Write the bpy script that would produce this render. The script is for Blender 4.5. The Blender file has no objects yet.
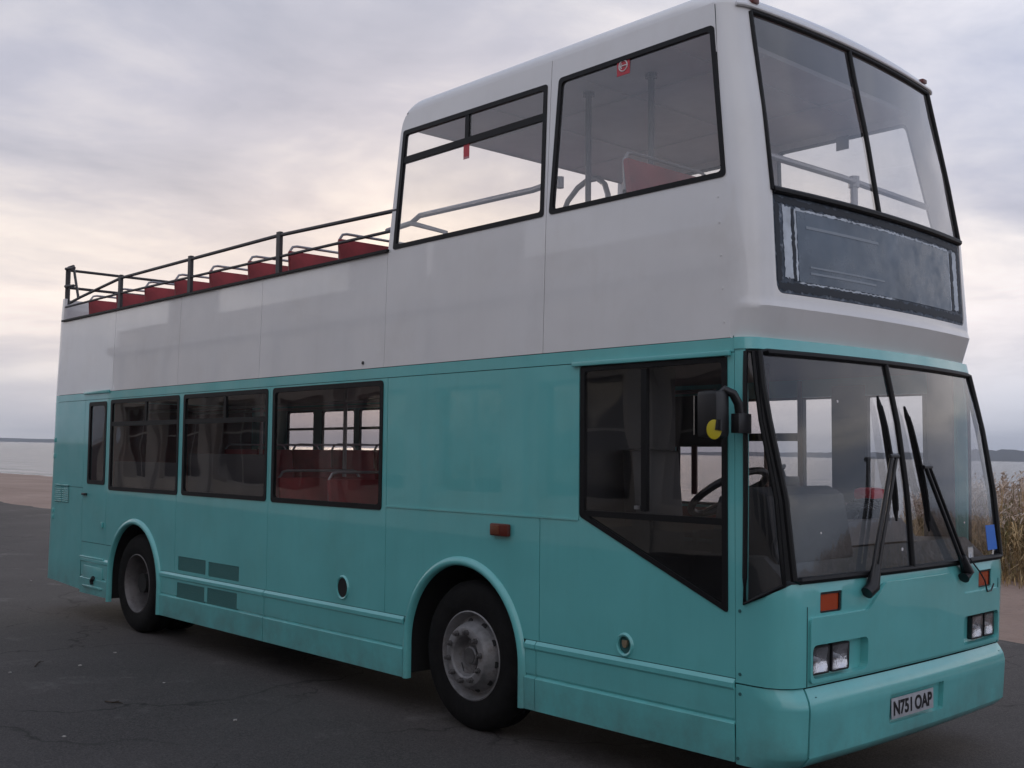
import bpy, bmesh, math, random
from mathutils import Vector, Matrix
from mathutils.geometry import delaunay_2d_cdt
R = math.radians
SC = bpy.context.scene
COL = SC.collection
random.seed(7)

# ------------------------------------------------------------------ camera
RGT = Vector((0.67562809, 0.73718599, 0.00913796))
UPV = Vector((0.04018673, -0.04920168, 0.99798007))
FWD = Vector((-0.73614653, 0.67389614, 0.06286713))
CAM = Vector((3.47318497, -4.75446118, 1.81403682))
cd = bpy.data.cameras.new('camera')
cam = bpy.data.objects.new('camera', cd)
COL.objects.link(cam)
m = Matrix((RGT, UPV, -FWD)).transposed().to_4x4()
m.translation = CAM
cam.matrix_world = m
cd.sensor_width = 36
cd.lens = 1109.1 * 36 / 1024
cd.clip_start = .05
cd.clip_end = 20000
SC.camera = cam

# ------------------------------------------------------------------ world: dusk overcast
SUN_AZ = math.atan2(.70, -.85)          # math angle of the glow, beyond the bus
SUN_EL = R(9)
w = bpy.data.worlds.new('World'); SC.world = w; w.use_nodes = True
nt = w.node_tree; N = nt.nodes; Lk = nt.links
for n in list(N): N.remove(n)
def nd(t, **k):
    n = N.new(t)
    for a, b in k.items(): setattr(n, a, b)
    return n
out = nd('ShaderNodeOutputWorld'); bg = nd('ShaderNodeBackground')
tc = nd('ShaderNodeTexCoord')
sky = nd('ShaderNodeTexSky', sky_type='NISHITA', sun_disc=False)
sky.sun_elevation = SUN_EL
sky.sun_rotation = math.pi / 2 - SUN_AZ
sky.air_density = 1.5; sky.dust_density = 3; sky.ozone_density = 2
bg.inputs['Strength'].default_value = 0.10
sep = nd('ShaderNodeSeparateXYZ'); Lk.new(tc.outputs['Generated'], sep.inputs[0])
def mth(op, a=None, b=None, c=None, clamp=False):
    n = nd('ShaderNodeMath', operation=op, use_clamp=clamp)
    for i, v in enumerate((a, b, c)):
        if v is None: continue
        if isinstance(v, (int, float)): n.inputs[i].default_value = v
        else: Lk.new(v, n.inputs[i])
    return n.outputs[0]
def wramp(fac, stops):
    n = nd('ShaderNodeValToRGB'); Lk.new(fac, n.inputs[0]); e = n.color_ramp.elements
    while len(e) > 1: e.remove(e[-1])
    e[0].position = stops[0][0]; e[0].color = (*stops[0][1], 1)
    for p, c in stops[1:]:
        q = e.new(p); q.color = (*c, 1)
    return n.outputs[0]
def wmix(f, a, b, mode='MIX'):
    n = nd('ShaderNodeMix', data_type='RGBA', blend_type=mode)
    for i, v in ((0, f), (6, a), (7, b)):
        if isinstance(v, (int, float)): n.inputs[i].default_value = v
        elif isinstance(v, tuple): n.inputs[i].default_value = (*v, 1)
        else: Lk.new(v, n.inputs[i])
    return n.outputs[2]
X, Y, Z = sep.outputs
# azimuth closeness to the glow, 1 = towards it, -1 = behind the photographer
az = mth('ADD', mth('MULTIPLY', X, math.cos(SUN_AZ)), mth('MULTIPLY', Y, math.sin(SUN_AZ)))
azn = mth('MULTIPLY_ADD', az, .5, .5, clamp=True)
# clouds seen on a flat layer: direction divided by height
h = mth('MAXIMUM', mth('ADD', Z, .13), .03)
cx = mth('DIVIDE', X, h); cy = mth('DIVIDE', Y, h)
cmb = nd('ShaderNodeCombineXYZ'); Lk.new(cx, cmb.inputs[0]); Lk.new(cy, cmb.inputs[1])
def cloud(scale, detail, rough, loc, dist=0.0):
    mp = nd('ShaderNodeMapping'); mp.inputs['Location'].default_value = loc
    mp.inputs['Rotation'].default_value = (0, 0, R(-35)); mp.inputs['Scale'].default_value = (1, .85, 1)
    Lk.new(cmb.outputs[0], mp.inputs[0])
    n = nd('ShaderNodeTexNoise'); n.inputs['Scale'].default_value = scale; n.inputs['Detail'].default_value = detail
    n.inputs['Roughness'].default_value = rough; n.inputs['Distortion'].default_value = dist
    Lk.new(mp.outputs[0], n.inputs[0]); return n.outputs[0]
c1 = cloud(.46, 5, .50, (3.1, 1.7, 0), .9)
c2 = cloud(2.3, 8, .60, (9.1, 4.2, 3), .3)
cl = mth('ADD', mth('MULTIPLY', c1, .74), mth('MULTIPLY', c2, .26))
low = wramp(Z, [(0, (.50, .55, .64)), (.05, (.52, .56, .63)), (.10, (.61, .61, .645)), (.17, (.68, .655, .645)), (.30, (.58, .58, .63)), (.55, (.54, .55, .59)), (1, (.50, .52, .57))])
shade = wramp(cl, [(.36, (.50, .57, .70)), (.43, (.68, .73, .84)), (.49, (.92, .94, .98)), (.54, (1.16, 1.14, 1.12)), (.61, (1.42, 1.37, 1.32))])
shade = wmix(wramp(Z, [(0, (.25,) * 3), (.05, (.4,) * 3), (.13, (1, 1, 1))]), (1.0, 1.0, 1.0), shade)
skyc = wmix(1.0, low, shade, 'MULTIPLY')
# cooler towards the right-hand shore
skyc = wmix(1.0, skyc, wramp(mth('MULTIPLY_ADD', X, .5, .5), [(.10, (1.03, 1.0, .97)), (.22, (1, .99, .99)), (.40, (.86, .92, 1.03)), (.6, (1, 1, 1.02))]), 'MULTIPLY')
# warm glow, low over the sea
gl = mth('POWER', azn, 9.0)
band = wramp(Z, [(0, (.35, .35, .35)), (.06, (.6, .6, .6)), (.13, (1, 1, 1)), (.26, (.35, .35, .35)), (.5, (0, 0, 0))])
gm = wmix(1.0, (.17, .095, .045), band, 'MULTIPLY')
glc = nd('ShaderNodeVectorMath', operation='SCALE'); Lk.new(gm, glc.inputs[0]); Lk.new(gl, glc.inputs[3])
skyc = wmix(1.0, skyc, glc.outputs[0], 'ADD')
# the sky behind the photographer is raised a little to light the bus side
back_gain = wramp(azn, [(0, (1.05, 1.05, 1.06)), (.35, (1.02, 1.03, 1.05)), (.7, (.95, .96, .99)), (1, (1, 1, 1))])
skyc = wmix(1.0, skyc, back_gain, 'MULTIPLY')
sc10 = nd('ShaderNodeVectorMath', operation='SCALE'); Lk.new(skyc, sc10.inputs[0]); sc10.inputs[3].default_value = 13.2
fin = wmix(.94, sky.outputs[0], sc10.outputs[0])
Lk.new(fin, bg.inputs['Color']); Lk.new(bg.outputs[0], out.inputs[0])

sl = bpy.data.lights.new('sun', 'SUN'); sl.energy = .5; sl.angle = R(20); sl.color = (1, .86, .7)
so = bpy.data.objects.new('sun', sl); COL.objects.link(so)
sd = Vector((math.cos(SUN_AZ) * math.cos(SUN_EL), math.sin(SUN_AZ) * math.cos(SUN_EL), math.sin(SUN_EL)))
so.rotation_euler = sd.to_track_quat('Z', 'Y').to_euler()
SC.view_settings.view_transform = 'Standard'; SC.view_settings.look = 'None'
SC.view_settings.exposure = 0; SC.view_settings.gamma = 1
SC.view_settings.use_curve_mapping = False
SC.render.engine = 'CYCLES'
SC.cycles.max_bounces = 8; SC.cycles.transparent_max_bounces = 16; SC.cycles.glossy_bounces = 4

# ------------------------------------------------------------------ materials
def mat(name, col, rough=.5, metal=0, spec=.5, coat=0, bump=0, bscale=20, var=0, vscale=3, dirt=None, wave=0, det=4, streak=None):
    m_ = bpy.data.materials.new(name); m_.use_nodes = True
    t = m_.node_tree; b = t.nodes['Principled BSDF']
    b.inputs['Base Color'].default_value = (*col, 1); b.inputs['Roughness'].default_value = rough
    b.inputs['Metallic'].default_value = metal; b.inputs['Specular IOR Level'].default_value = spec
    b.inputs['Coat Weight'].default_value = coat; b.inputs['Coat Roughness'].default_value = .03
    co = t.nodes.new('ShaderNodeTexCoord').outputs['Object']
    def noise(s, d=4, r=.5):
        n = t.nodes.new('ShaderNodeTexNoise'); n.inputs['Scale'].default_value = s; n.inputs['Detail'].default_value = d
        n.inputs['Roughness'].default_value = r; t.links.new(co, n.inputs[0]); return n.outputs[0]
    def mix(f, a, c, mode='MIX'):
        n = t.nodes.new('ShaderNodeMix'); n.data_type = 'RGBA'; n.blend_type = mode
        for i, v in ((0, f), (6, a), (7, c)):
            if isinstance(v, (int, float)): n.inputs[i].default_value = v
            elif isinstance(v, tuple): n.inputs[i].default_value = (*v, 1)
            else: t.links.new(v, n.inputs[i])
        return n.outputs[2]
    def ramp(f, p0, p1, lo=0., hi=1.):
        n = t.nodes.new('ShaderNodeMapRange'); t.links.new(f, n.inputs[0])
        n.inputs[1].default_value = p0; n.inputs[2].default_value = p1; n.inputs[3].default_value = lo; n.inputs[4].default_value = hi
        return n.outputs[0]
    c_ = None
    if var:
        lo = tuple(x * (1 - var) for x in col); hi = tuple(min(1, x * (1 + var)) for x in col)
        c_ = mix(ramp(noise(vscale, det, .6), .35, .65), lo, hi)
    if dirt:
        dc, amt, ds = dirt
        c_ = mix(ramp(noise(ds, 8, .7), .52, .75, 0, amt), c_ if c_ is not None else col, dc)
        t.links.new(ramp(noise(ds * 1.7, 6, .6), .4, .7, rough, min(1, rough + .25)), b.inputs['Roughness'])
    if streak:      # rain streaks down the panels and road grime thrown up along the bottom
        mp = t.nodes.new('ShaderNodeMapping'); mp.inputs['Scale'].default_value = (5.5, 5.5, .55); t.links.new(co, mp.inputs[0])
        ns = t.nodes.new('ShaderNodeTexNoise'); ns.inputs['Scale'].default_value = 2.2; ns.inputs['Detail'].default_value = 6; ns.inputs['Roughness'].default_value = .65; t.links.new(mp.outputs[0], ns.inputs[0])
        c_ = mix(ramp(ns.outputs[0], .50, .72, 0, streak[1]), c_ if c_ is not None else col, streak[0])
        sp_ = t.nodes.new('ShaderNodeSeparateXYZ'); t.links.new(co, sp_.inputs[0])
        g1 = ramp(sp_.outputs[2], .24, .62, 1, 0); g2 = ramp(noise(3.5, 8, .7), .38, .68, .1, 1)
        ml = t.nodes.new('ShaderNodeMath'); ml.operation = 'MULTIPLY'; t.links.new(g1, ml.inputs[0]); t.links.new(g2, ml.inputs[1])
        m2_ = t.nodes.new('ShaderNodeMath'); m2_.operation = 'MULTIPLY'; m2_.inputs[1].default_value = .55; t.links.new(ml.outputs[0], m2_.inputs[0])
        c_ = mix(m2_.outputs[0], c_, (.10, .085, .07))
    if c_ is not None: t.links.new(c_, b.inputs['Base Color'])
    nrm = None
    if wave:
        bp_ = t.nodes.new('ShaderNodeBump'); bp_.inputs['Strength'].default_value = 1; bp_.inputs['Distance'].default_value = wave
        t.links.new(noise(1.6, 2, .5), bp_.inputs['Height']); nrm = bp_.outputs[0]
    if bump:
        bp_ = t.nodes.new('ShaderNodeBump'); bp_.inputs['Strength'].default_value = bump; bp_.inputs['Distance'].default_value = .01
        t.links.new(noise(bscale, 6, .6), bp_.inputs['Height'])
        if nrm: t.links.new(nrm, bp_.inputs['Normal'])
        nrm = bp_.outputs[0]
    if nrm: t.links.new(nrm, b.inputs['Normal'])
    m_['b'] = 1
    return m_
TEALC = (.13, .50, .495)
TEAL = mat('teal_paint', TEALC, .38, coat=1, var=.04, vscale=1.3, dirt=((.12, .38, .34), .35, 1.5), wave=.012, streak=((.10, .38, .37), .18))
TEALS = mat('teal_paint_shell', (.03, .12, .12), .6)
WHITE = mat('white_paint', (.78, .765, .76), .38, coat=1, var=.03, vscale=1.1, dirt=((.60, .56, .52), .35, 1.2), wave=.012, streak=((.64, .61, .58), .12))
BLACK = mat('black_rubber', (.007, .007, .008), .5, spec=.25, bump=.1, bscale=60)
BLACKP = mat('black_plastic', (.014, .014, .016), .38)
TYRE = mat('tyre_rubber', (.008, .0075, .0075), .8, spec=.2, bump=.3, bscale=60, var=.3, vscale=12)
DARK = mat('dark_underside', (.012, .012, .012), .8)
STEEL = mat('grey_steel', (.25, .245, .25), .5, metal=.4, var=.3, vscale=9, dirt=((.08, .055, .04), .9, 9), bump=.3, bscale=30)
HUBD = mat('dark_hub', (.10, .095, .095), .6, metal=.3, var=.3, vscale=12)
CHROME = mat('chrome', (.6, .6, .6), .25, metal=1)
REFL = mat('lamp_reflector', (.90, .90, .92), .14, metal=1, bump=.6, bscale=22)
BINN = mat('binnacle_plastic', (.03, .032, .036), .6, bump=.1)
RIMD = mat('dark_rim', (.15, .14, .14), .5, metal=.4, var=.3, vscale=9, dirt=((.05, .035, .03), .8, 9))
POLE = mat('dark_pole', (.10, .10, .115), .4)
RAIL = mat('rail_paint', (.05, .047, .05), .5, bump=.1)
TUBEG = mat('grey_tube', (.35, .34, .36), .35, metal=.3)
REDS = mat('red_seat', (.28, .03, .035), .65, var=.2, vscale=6, bump=.2)
REDB = mat('red_interior', (.13, .035, .03), .6, var=.3, vscale=3)
BROWN = mat('brown_pillar', (.09, .045, .035), .5)
LINING = mat('interior_lining', (.12, .115, .12), .6, var=.1)
CEIL = mat('ceiling_panel', (.78, .78, .80), .5, var=.06)
DASH = mat('dashboard_plastic', (.06, .065, .07), .6, bump=.1)
FLOOR = mat('vinyl_floor', (.22, .21, .21), .6)
ORANGE = mat('orange_lens', (.42, .055, .012), .25, coat=.6)
REDL = mat('red_lens', (.12, .02, .012), .3)
YELLOW = mat('yellow_plastic', (.50, .40, .01), .45)
PLATE = mat('plate_white', (.42, .43, .46), .4, var=.08, vscale=30)
BLUE = mat('blue_sticker', (.02, .16, .62), .5)
REDST = mat('red_sticker', (.55, .05, .07), .5)
WHITEST = mat('white_print', (.75, .7, .7), .5)
VENT = mat('vent_mesh', (.035, .15, .145), .6, bump=.5, bscale=150)
BRASS = mat('brass', (.45, .36, .24), .4, metal=.7)

def glass_mat(name, tint, refl=1.0, dirt_haze=.03, dcol=(.5, .5, .52)):
    m_ = bpy.data.materials.new(name); m_.use_nodes = True; t = m_.node_tree
    for n in list(t.nodes): t.nodes.remove(n)
    o = t.nodes.new('ShaderNodeOutputMaterial'); tr = t.nodes.new('ShaderNodeBsdfTransparent'); tr.inputs[0].default_value = (*tint, 1)
    g = t.nodes.new('ShaderNodeBsdfGlossy'); g.inputs['Roughness'].default_value = .015
    d = t.nodes.new('ShaderNodeBsdfDiffuse'); d.inputs[0].default_value = (*dcol, 1)
    fr = t.nodes.new('ShaderNodeFresnel'); fr.inputs[0].default_value = 1.52
    gg = t.nodes.new('ShaderNodeNewGeometry'); im = t.nodes.new('ShaderNodeMapRange'); im.inputs[3].default_value = 1.52; im.inputs[4].default_value = 1 / 1.52   # a thin pane reflects alike from both sides
    t.links.new(gg.outputs['Backfacing'], im.inputs[0]); t.links.new(im.outputs[0], fr.inputs[0])
    mu = t.nodes.new('ShaderNodeMath'); mu.operation = 'MULTIPLY'; mu.inputs[1].default_value = refl * 1.7; mu.use_clamp = True
    co = t.nodes.new('ShaderNodeTexCoord'); n1 = t.nodes.new('ShaderNodeTexNoise'); n1.inputs['Scale'].default_value = 1.2; n1.inputs['Detail'].default_value = 1
    bp_ = t.nodes.new('ShaderNodeBump'); bp_.inputs['Distance'].default_value = .006
    t.links.new(co.outputs['Object'], n1.inputs[0]); t.links.new(n1.outputs[0], bp_.inputs['Height']); t.links.new(bp_.outputs[0], g.inputs['Normal'])
    n2 = t.nodes.new('ShaderNodeTexNoise'); n2.inputs['Scale'].default_value = 3; n2.inputs['Detail'].default_value = 8
    t.links.new(co.outputs['Object'], n2.inputs[0])
    mr = t.nodes.new('ShaderNodeMapRange'); mr.inputs[1].default_value = .35; mr.inputs[2].default_value = .75; mr.inputs[3].default_value = dirt_haze * .5; mr.inputs[4].default_value = dirt_haze * 2
    t.links.new(n2.outputs[0], mr.inputs[0])
    m1 = t.nodes.new('ShaderNodeMixShader'); m2 = t.nodes.new('ShaderNodeMixShader')
    t.links.new(mr.outputs[0], m1.inputs[0]); t.links.new(tr.outputs[0], m1.inputs[1]); t.links.new(d.outputs[0], m1.inputs[2])
    t.links.new(fr.outputs[0], mu.inputs[0]); t.links.new(mu.outputs[0], m2.inputs[0]); t.links.new(m1.outputs[0], m2.inputs[1]); t.links.new(g.outputs[0], m2.inputs[2])
    t.links.new(m2.outputs[0], o.inputs[0]); return m_
GLASS = glass_mat('window_glass', (.90, .90, .90), 1.5, .05, (.6, .6, .63))  # dirt film thickened with pale haze to lighten the dim canopy ceiling
GLASSD = glass_mat('tinted_glass', (.78, .75, .75), .62, dirt_haze=.010)
GLASSW = glass_mat('windscreen_glass', (.88, .90, .90), 1.0, .022, (.42, .45, .52))
GLASSB = glass_mat('blacked_glass', (.05, .045, .045), .9, .01)

# ------------------------------------------------------------------ geometry helpers
class MB:
    def __init__(s): s.v = []; s.f = []; s.sm = []
    def add(s, vs, fs, smooth=False):
        o = len(s.v); s.v += [tuple(v) for v in vs]
        for f in fs: s.f.append(tuple(i + o for i in f)); s.sm.append(smooth)
        return s
    def box(s, a, b):
        x0, y0, z0 = a; x1, y1, z1 = b
        s.add([(x0, y0, z0), (x1, y0, z0), (x1, y1, z0), (x0, y1, z0), (x0, y0, z1), (x1, y0, z1), (x1, y1, z1), (x0, y1, z1)],
              [(0, 3, 2, 1), (4, 5, 6, 7), (0, 1, 5, 4), (1, 2, 6, 5), (2, 3, 7, 6), (3, 0, 4, 7)]); return s
    def tube(s, pts, r, n=8, closed=False, flat=None):
        pts = [Vector(p) for p in pts]; k = len(pts); rings = []
        rs = r if isinstance(r, (list, tuple)) else [r] * k
        prev = None
        for i, p in enumerate(pts):
            a = pts[i - 1] if (i > 0 or closed) else p
            b = pts[(i + 1) % k] if (i < k - 1 or closed) else p
            d = (b - a).normalized()
            if prev is None:
                nn = d.orthogonal().normalized()
                if flat is not None: nn = (Vector(flat) - Vector(flat).dot(d) * d).normalized()
            else: nn = (prev - prev.dot(d) * d).normalized()
            prev = nn; bb = d.cross(nn)
            rings.append([p + (nn * math.cos(2 * math.pi * j / n + math.pi / n) + bb * math.sin(2 * math.pi * j / n + math.pi / n)) * rs[i] for j in range(n)])
        vs = [v for rg in rings for v in rg]; fs = []
        for i in range(k if closed else k - 1):
            a = i * n; b = ((i + 1) % k) * n
            for j in range(n): fs.append((a + j, a + (j + 1) % n, b + (j + 1) % n, b + j))
        s.add(vs, fs, n > 4)
        if not closed:
            s.add(rings[0], [tuple(range(n - 1, -1, -1))]); s.add(rings[-1], [tuple(range(n))])
        return s
    def prism(s, poly, axis, a, b):
        """poly: 2D pts; axis 0: (y,z) pts extruded in x; 1: (x,z) in y; 2: (x,y) in z"""
        n = len(poly)
        def P(u, v, t): return ((t, u, v), (u, t, v), (u, v, t))[axis]
        vs = [P(u, v, a) for u, v in poly] + [P(u, v, b) for u, v in poly]
        s.add(vs, [tuple(range(n)), tuple(range(2 * n - 1, n - 1, -1))] + [(i, (i + 1) % n, n + (i + 1) % n, n + i) for i in range(n)]); return s
    def lathe(s, prof, c, n=32, sgn=1):
        """profile of (radius, depth) round the y axis at c; depth counts inwards (+y*sgn)"""
        vs = []; fs = []; k = len(prof)
        for i in range(n):
            a = 2 * math.pi * i / n
            for r_, d in prof: vs.append((c[0] + r_ * math.cos(a), c[1] + d * sgn, c[2] + r_ * math.sin(a)))
        for i in range(n):
            for j in range(k - 1):
                a = i * k + j; b = ((i + 1) % n) * k + j
                fs.append((a, a + 1, b + 1, b))
        s.add(vs, fs, True); return s
    def build(s, name, m_, parent=None, ang=35, bevel=0):
        me = bpy.data.meshes.new(name); me.from_pydata(s.v, [], s.f); me.update()
        bm = bmesh.new(); bm.from_mesh(me); bmesh.ops.recalc_face_normals(bm, faces=bm.faces[:])
        if bevel: bmesh.ops.bevel(bm, geom=[e for e in bm.edges if len(e.link_faces) == 2 and e.calc_face_angle(0) > .6], offset=bevel, segments=2, affect='EDGES', profile=.6)
        bm.to_mesh(me); bm.free()
        me.polygons.foreach_set('use_smooth', [True] * len(me.polygons))
        me.set_sharp_from_angle(angle=R(ang))
        me.materials.append(m_)
        o = bpy.data.objects.new(name, me); COL.objects.link(o)
        if parent: o.parent = parent
        return o
def tag(o, label=None, cat=None, group=None, kind=None):
    if label: o['label'] = label
    if cat: o['category'] = cat
    if group: o['group'] = group
    if kind: o['kind'] = kind
    return o
def empty(name, loc=(0, 0, 0), label=None, cat=None, group=None):
    o = bpy.data.objects.new(name, None); COL.objects.link(o); o.location = loc; o.empty_display_size = .3
    return tag(o, label, cat, group)

def inpoly(p, poly):
    x, y = p; r = False; j = len(poly) - 1
    for i in range(len(poly)):
        a, b = poly[i]; c, d = poly[j]
        if (b > y) != (d > y) and x < (c - a) * (y - b) / (d - b) + a: r = not r
        j = i
    return r
def rr(x0, z0, x1, z1, r=.03, n=4):
    """rounded rectangle"""
    pts = []
    for cx_, cz_, a0 in ((x1 - r, z1 - r, 0), (x0 + r, z1 - r, 90), (x0 + r, z0 + r, 180), (x1 - r, z0 + r, 270)):
        for i in range(n + 1):
            a = R(a0 + 90 * i / n); pts.append((cx_ + r * math.cos(a), cz_ + r * math.sin(a)))
    return pts
def rpoly(pts, r=.03, n=4):
    """round the corners of a polygon"""
    o = []; k = len(pts)
    for i in range(k):
        a = Vector(pts[i - 1]); b = Vector(pts[i]); c = Vector(pts[(i + 1) % k])
        u = (a - b); v = (c - b); t = min(r, u.length * .45, v.length * .45)
        p = b + u.normalized() * t; q = b + v.normalized() * t
        for j in range(n + 1):
            s_ = j / n; o.append(tuple((p * (1 - s_) ** 2 + b * 2 * s_ * (1 - s_) + q * s_ * s_)))
    return o
def circ(x, z, r, n=24, rz=None):
    return [(x + r * math.cos(2 * math.pi * i / n), z + (rz or r) * math.sin(2 * math.pi * i / n)) for i in range(n)]
def subdiv(poly, step):
    o = []
    for i in range(len(poly)):
        a = Vector(poly[i]); b = Vector(poly[(i + 1) % len(poly)]); k = max(1, int((b - a).length / step))
        for j in range(k): o.append(tuple(a.lerp(b, j / k)))
    return o
def sheet(name, outer, holes, fn, m_, parent, t=.02, step=.25, xl=(), zl=(), inward=None, ang=30, fine=None):
    """a panel cut from the flat (u,v) outline with holes, bent through fn(u,v) and given a thickness t towards inward(x,y,z)"""
    loops = [subdiv(outer, fine or step)] + [subdiv(h_, fine or step) for h_ in holes]
    vs = []; es = []
    for lp in loops:
        o = len(vs); vs += [Vector(p) for p in lp]; k = len(lp)
        es += [(o + i, o + (i + 1) % k) for i in range(k)]
    us = [p[0] for p in loops[0]]; ws = [p[1] for p in loops[0]]
    u0, u1, w0, w1 = min(us), max(us), min(ws), max(ws)
    nu = max(1, int((u1 - u0) / step)); nw = max(1, int((w1 - w0) / step))
    for i in range(nu + 1):
        for j in range(nw + 1):
            p = (u0 + (u1 - u0) * (i + .013) / nu, w0 + (w1 - w0) * (j + .017) / nw)
            if inpoly(p, loops[0]) and not any(inpoly(p, h_) for h_ in loops[1:]): vs.append(Vector(p))
    for z in zl:
        if w0 < z < w1:
            k = max(1, int((u1 - u0) / step)); o = len(vs)
            for i in range(k + 1): vs.append(Vector((u0 - .001 + (u1 - u0 + .002) * i / k, z)))
            es += [(o + i, o + i + 1) for i in range(k)]
    for x in xl:
        if u0 < x < u1:
            k = max(1, int((w1 - w0) / step)); o = len(vs)
            for i in range(k + 1): vs.append(Vector((x, w0 - .001 + (w1 - w0 + .002) * i / k)))
            es += [(o + i, o + i + 1) for i in range(k)]
    V, E, F_, *_ = delaunay_2d_cdt(vs, es, [], 0, 1e-5)
    tri = []
    for f in F_:
        c = sum((V[i] for i in f), Vector((0, 0))) / len(f)
        if inpoly(c, loops[0]) and not any(inpoly(c, h_) for h_ in loops[1:]): tri.append(tuple(f))
    P = [Vector(fn(v[0], v[1])) for v in V]
    bm = bmesh.new(); bv = {}
    for f in tri:
        for i in f:
            if i not in bv: bv[i] = bm.verts.new(P[i])
        try: bm.faces.new([bv[i] for i in f])
        except ValueError: pass
    bmesh.ops.dissolve_degenerate(bm, dist=1e-5, edges=bm.edges[:])
    bmesh.ops.recalc_face_normals(bm, faces=bm.faces[:])
    bm.normal_update()
    iw = inward or (lambda p: Vector((0, 1, 0)))
    if bm.faces:
        tot = sum(f.normal.dot(iw(f.calc_center_median())) * f.calc_area() for f in bm.faces)
        if tot > 0: bmesh.ops.reverse_faces(bm, faces=bm.faces[:]); bm.normal_update()
    if t:
        vl = list(bm.verts); fl = list(bm.faces); be = [e for e in bm.edges if len(e.link_faces) == 1]
        back = {v: bm.verts.new(v.co - v.normal * t) for v in vl}
        quads = []
        for e in be:
            f = e.link_faces[0]
            a, b = e.verts
            lv = [l.vert for l in f.loops]; i = lv.index(a)
            if lv[(i + 1) % len(lv)] != b: a, b = b, a
            quads.append((a, b))
        for f in fl: bm.faces.new([back[v] for v in reversed(f.verts)])
        for a, b in quads:
            q = [bm.verts.new(v.co) for v in (b, a)] + [bm.verts.new(back[v].co) for v in (a, b)]
            bm.faces.new(q)
    me = bpy.data.meshes.new(name); bm.to_mesh(me); bm.free()
    me.polygons.foreach_set('use_smooth', [True] * len(me.polygons)); me.set_sharp_from_angle(angle=R(ang))
    me.materials.append(m_)
    o = bpy.data.objects.new(name, me); COL.objects.link(o); o.parent = parent
    return o
LENS = glass_mat('lamp_lens', (.92, .93, .95), .9, .05, (.7, .72, .75))
SCRAPE = mat('scraped_paint', (.055, .075, .105), .5, var=.35, vscale=7, bump=.3, bscale=40, dirt=((.34, .37, .42), .9, 22))
SLATE = mat('slate_film', (.11, .15, .20), .25, var=.18, vscale=2.2, dirt=((.12, .16, .21), .5, 5))
REMN = mat('paint_remnant', (.55, .60, .66), .6, var=.15, vscale=9)
RAILP = mat('film_edge', (.24, .28, .33), .4)
EDGED = mat('dark_edging', (.018, .024, .034), .6)
BLANK = mat('blanking_board', (.035, .035, .038), .7, var=.2)

# ------------------------------------------------------------------ body surface of the bus
def interp(t,x):
    if x<=t[0][0]: return t[0][1]
    for (a,b),(c,d) in zip(t,t[1:]):
        if x<=c: return b+(d-b)*(x-a)/(c-a)
    return t[-1][1]
YI=[(2.45,0.),(3.3,.02),(4.2,.06),(4.4,.07)]
PROF={
 'bumper':dict(xf=[(.22,.20),(.26,.27),(.31,.32),(.55,.337),(.59,.327),(.62,.31),(.645,.29)],bow=[(0,.04)],r=[(0,.2)],xs=[(0,0.)]),
 'lower':dict(xf=[(.64,.30),(1.12,.31),(1.19,.295),(1.6,.25),(2.0,.18),(2.36,.09),(2.42,.075)],bow=[(.66,.03),(1.2,.045),(2.36,.11)],r=[(.66,.17),(1.1,.13),(2.4,.10)],xs=[(0,0.)]),
 'upper':dict(xf=[(2.40,.055),(2.418,.06),(2.6,.125),(2.635,.115),(3.22,.085),(3.7,.01),(4.1,-.07),(4.27,-.10)],bow=[(0,.09)],r=[(2.4,.15),(2.7,.17),(4.3,.2)],xs=[(2.4,-.02),(2.45,-.03),(3.3,-.09),(4.2,-.17),(4.5,-.2),]),
}
def plan(kind,q,z):
    """point on the body surface: q<0.3 runs round the offside corner, .3..2.2 is y across the front, above 2.2 mirrored"""
    if q>1.25:
        x,y=plan(kind,2.5-q,z); return x,2.5-y
    P=PROF[kind]; xf=interp(P['xf'],z);bow=interp(P['bow'],z);r=interp(P['r'],z);xs=interp(P['xs'],z);yi=interp(YI,z)
    fr=lambda y: xf+bow*(1-((y-1.25)/1.25)**2)
    if q>=.3: return fr(q),q
    xc=fr(yi+r)
    L1=(xc-r)-xs; L2=r*math.pi/2; y0=yi+r; L3=.3-y0
    d=(q+.3)/.6*(L1+L2+L3)
    if d<L1: return xs+d,yi
    if d<L1+L2:
        a=(d-L1)/r; return xc-r+r*math.sin(a), yi+r-r*math.cos(a)
    y=y0+(d-L1-L2); return fr(y),y

bus = empty('double_decker_bus', (0, 0, 0), 'open-top double-decker bus, white above and turquoise below, parked on dark tarmac', 'bus')
yi = lambda z: interp(YI, z)
off = lambda x, z: (x, yi(z), z)
near = lambda x, z: (x, 2.5 - yi(z), z)
def shift(fn, d): return lambda u, v: (lambda p: (p[0], p[1] + d, p[2]))(fn(u, v))
INN = lambda p: Vector((0, 1, 0)); INF = lambda p: Vector((0, -1, 0)); BACK = lambda p: Vector((-1, 0, 0))
def front(kind, d=0.0):
    def fn(q, z):
        x, y = plan(kind, q, z)
        if d:
            x1, y1 = plan(kind, q + .01, z); x0, y0 = plan(kind, q - .01 if q > -.29 else q, z)
            t = Vector((x1 - x0, y1 - y0)).normalized()
            x += t.y * d; y -= t.x * d
        return x, y, z
    return fn
def CIN(p):  # inwards for the wrap-round front
    return (Vector((-1.2, 1.25, 2)) - p).normalized()

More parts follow.
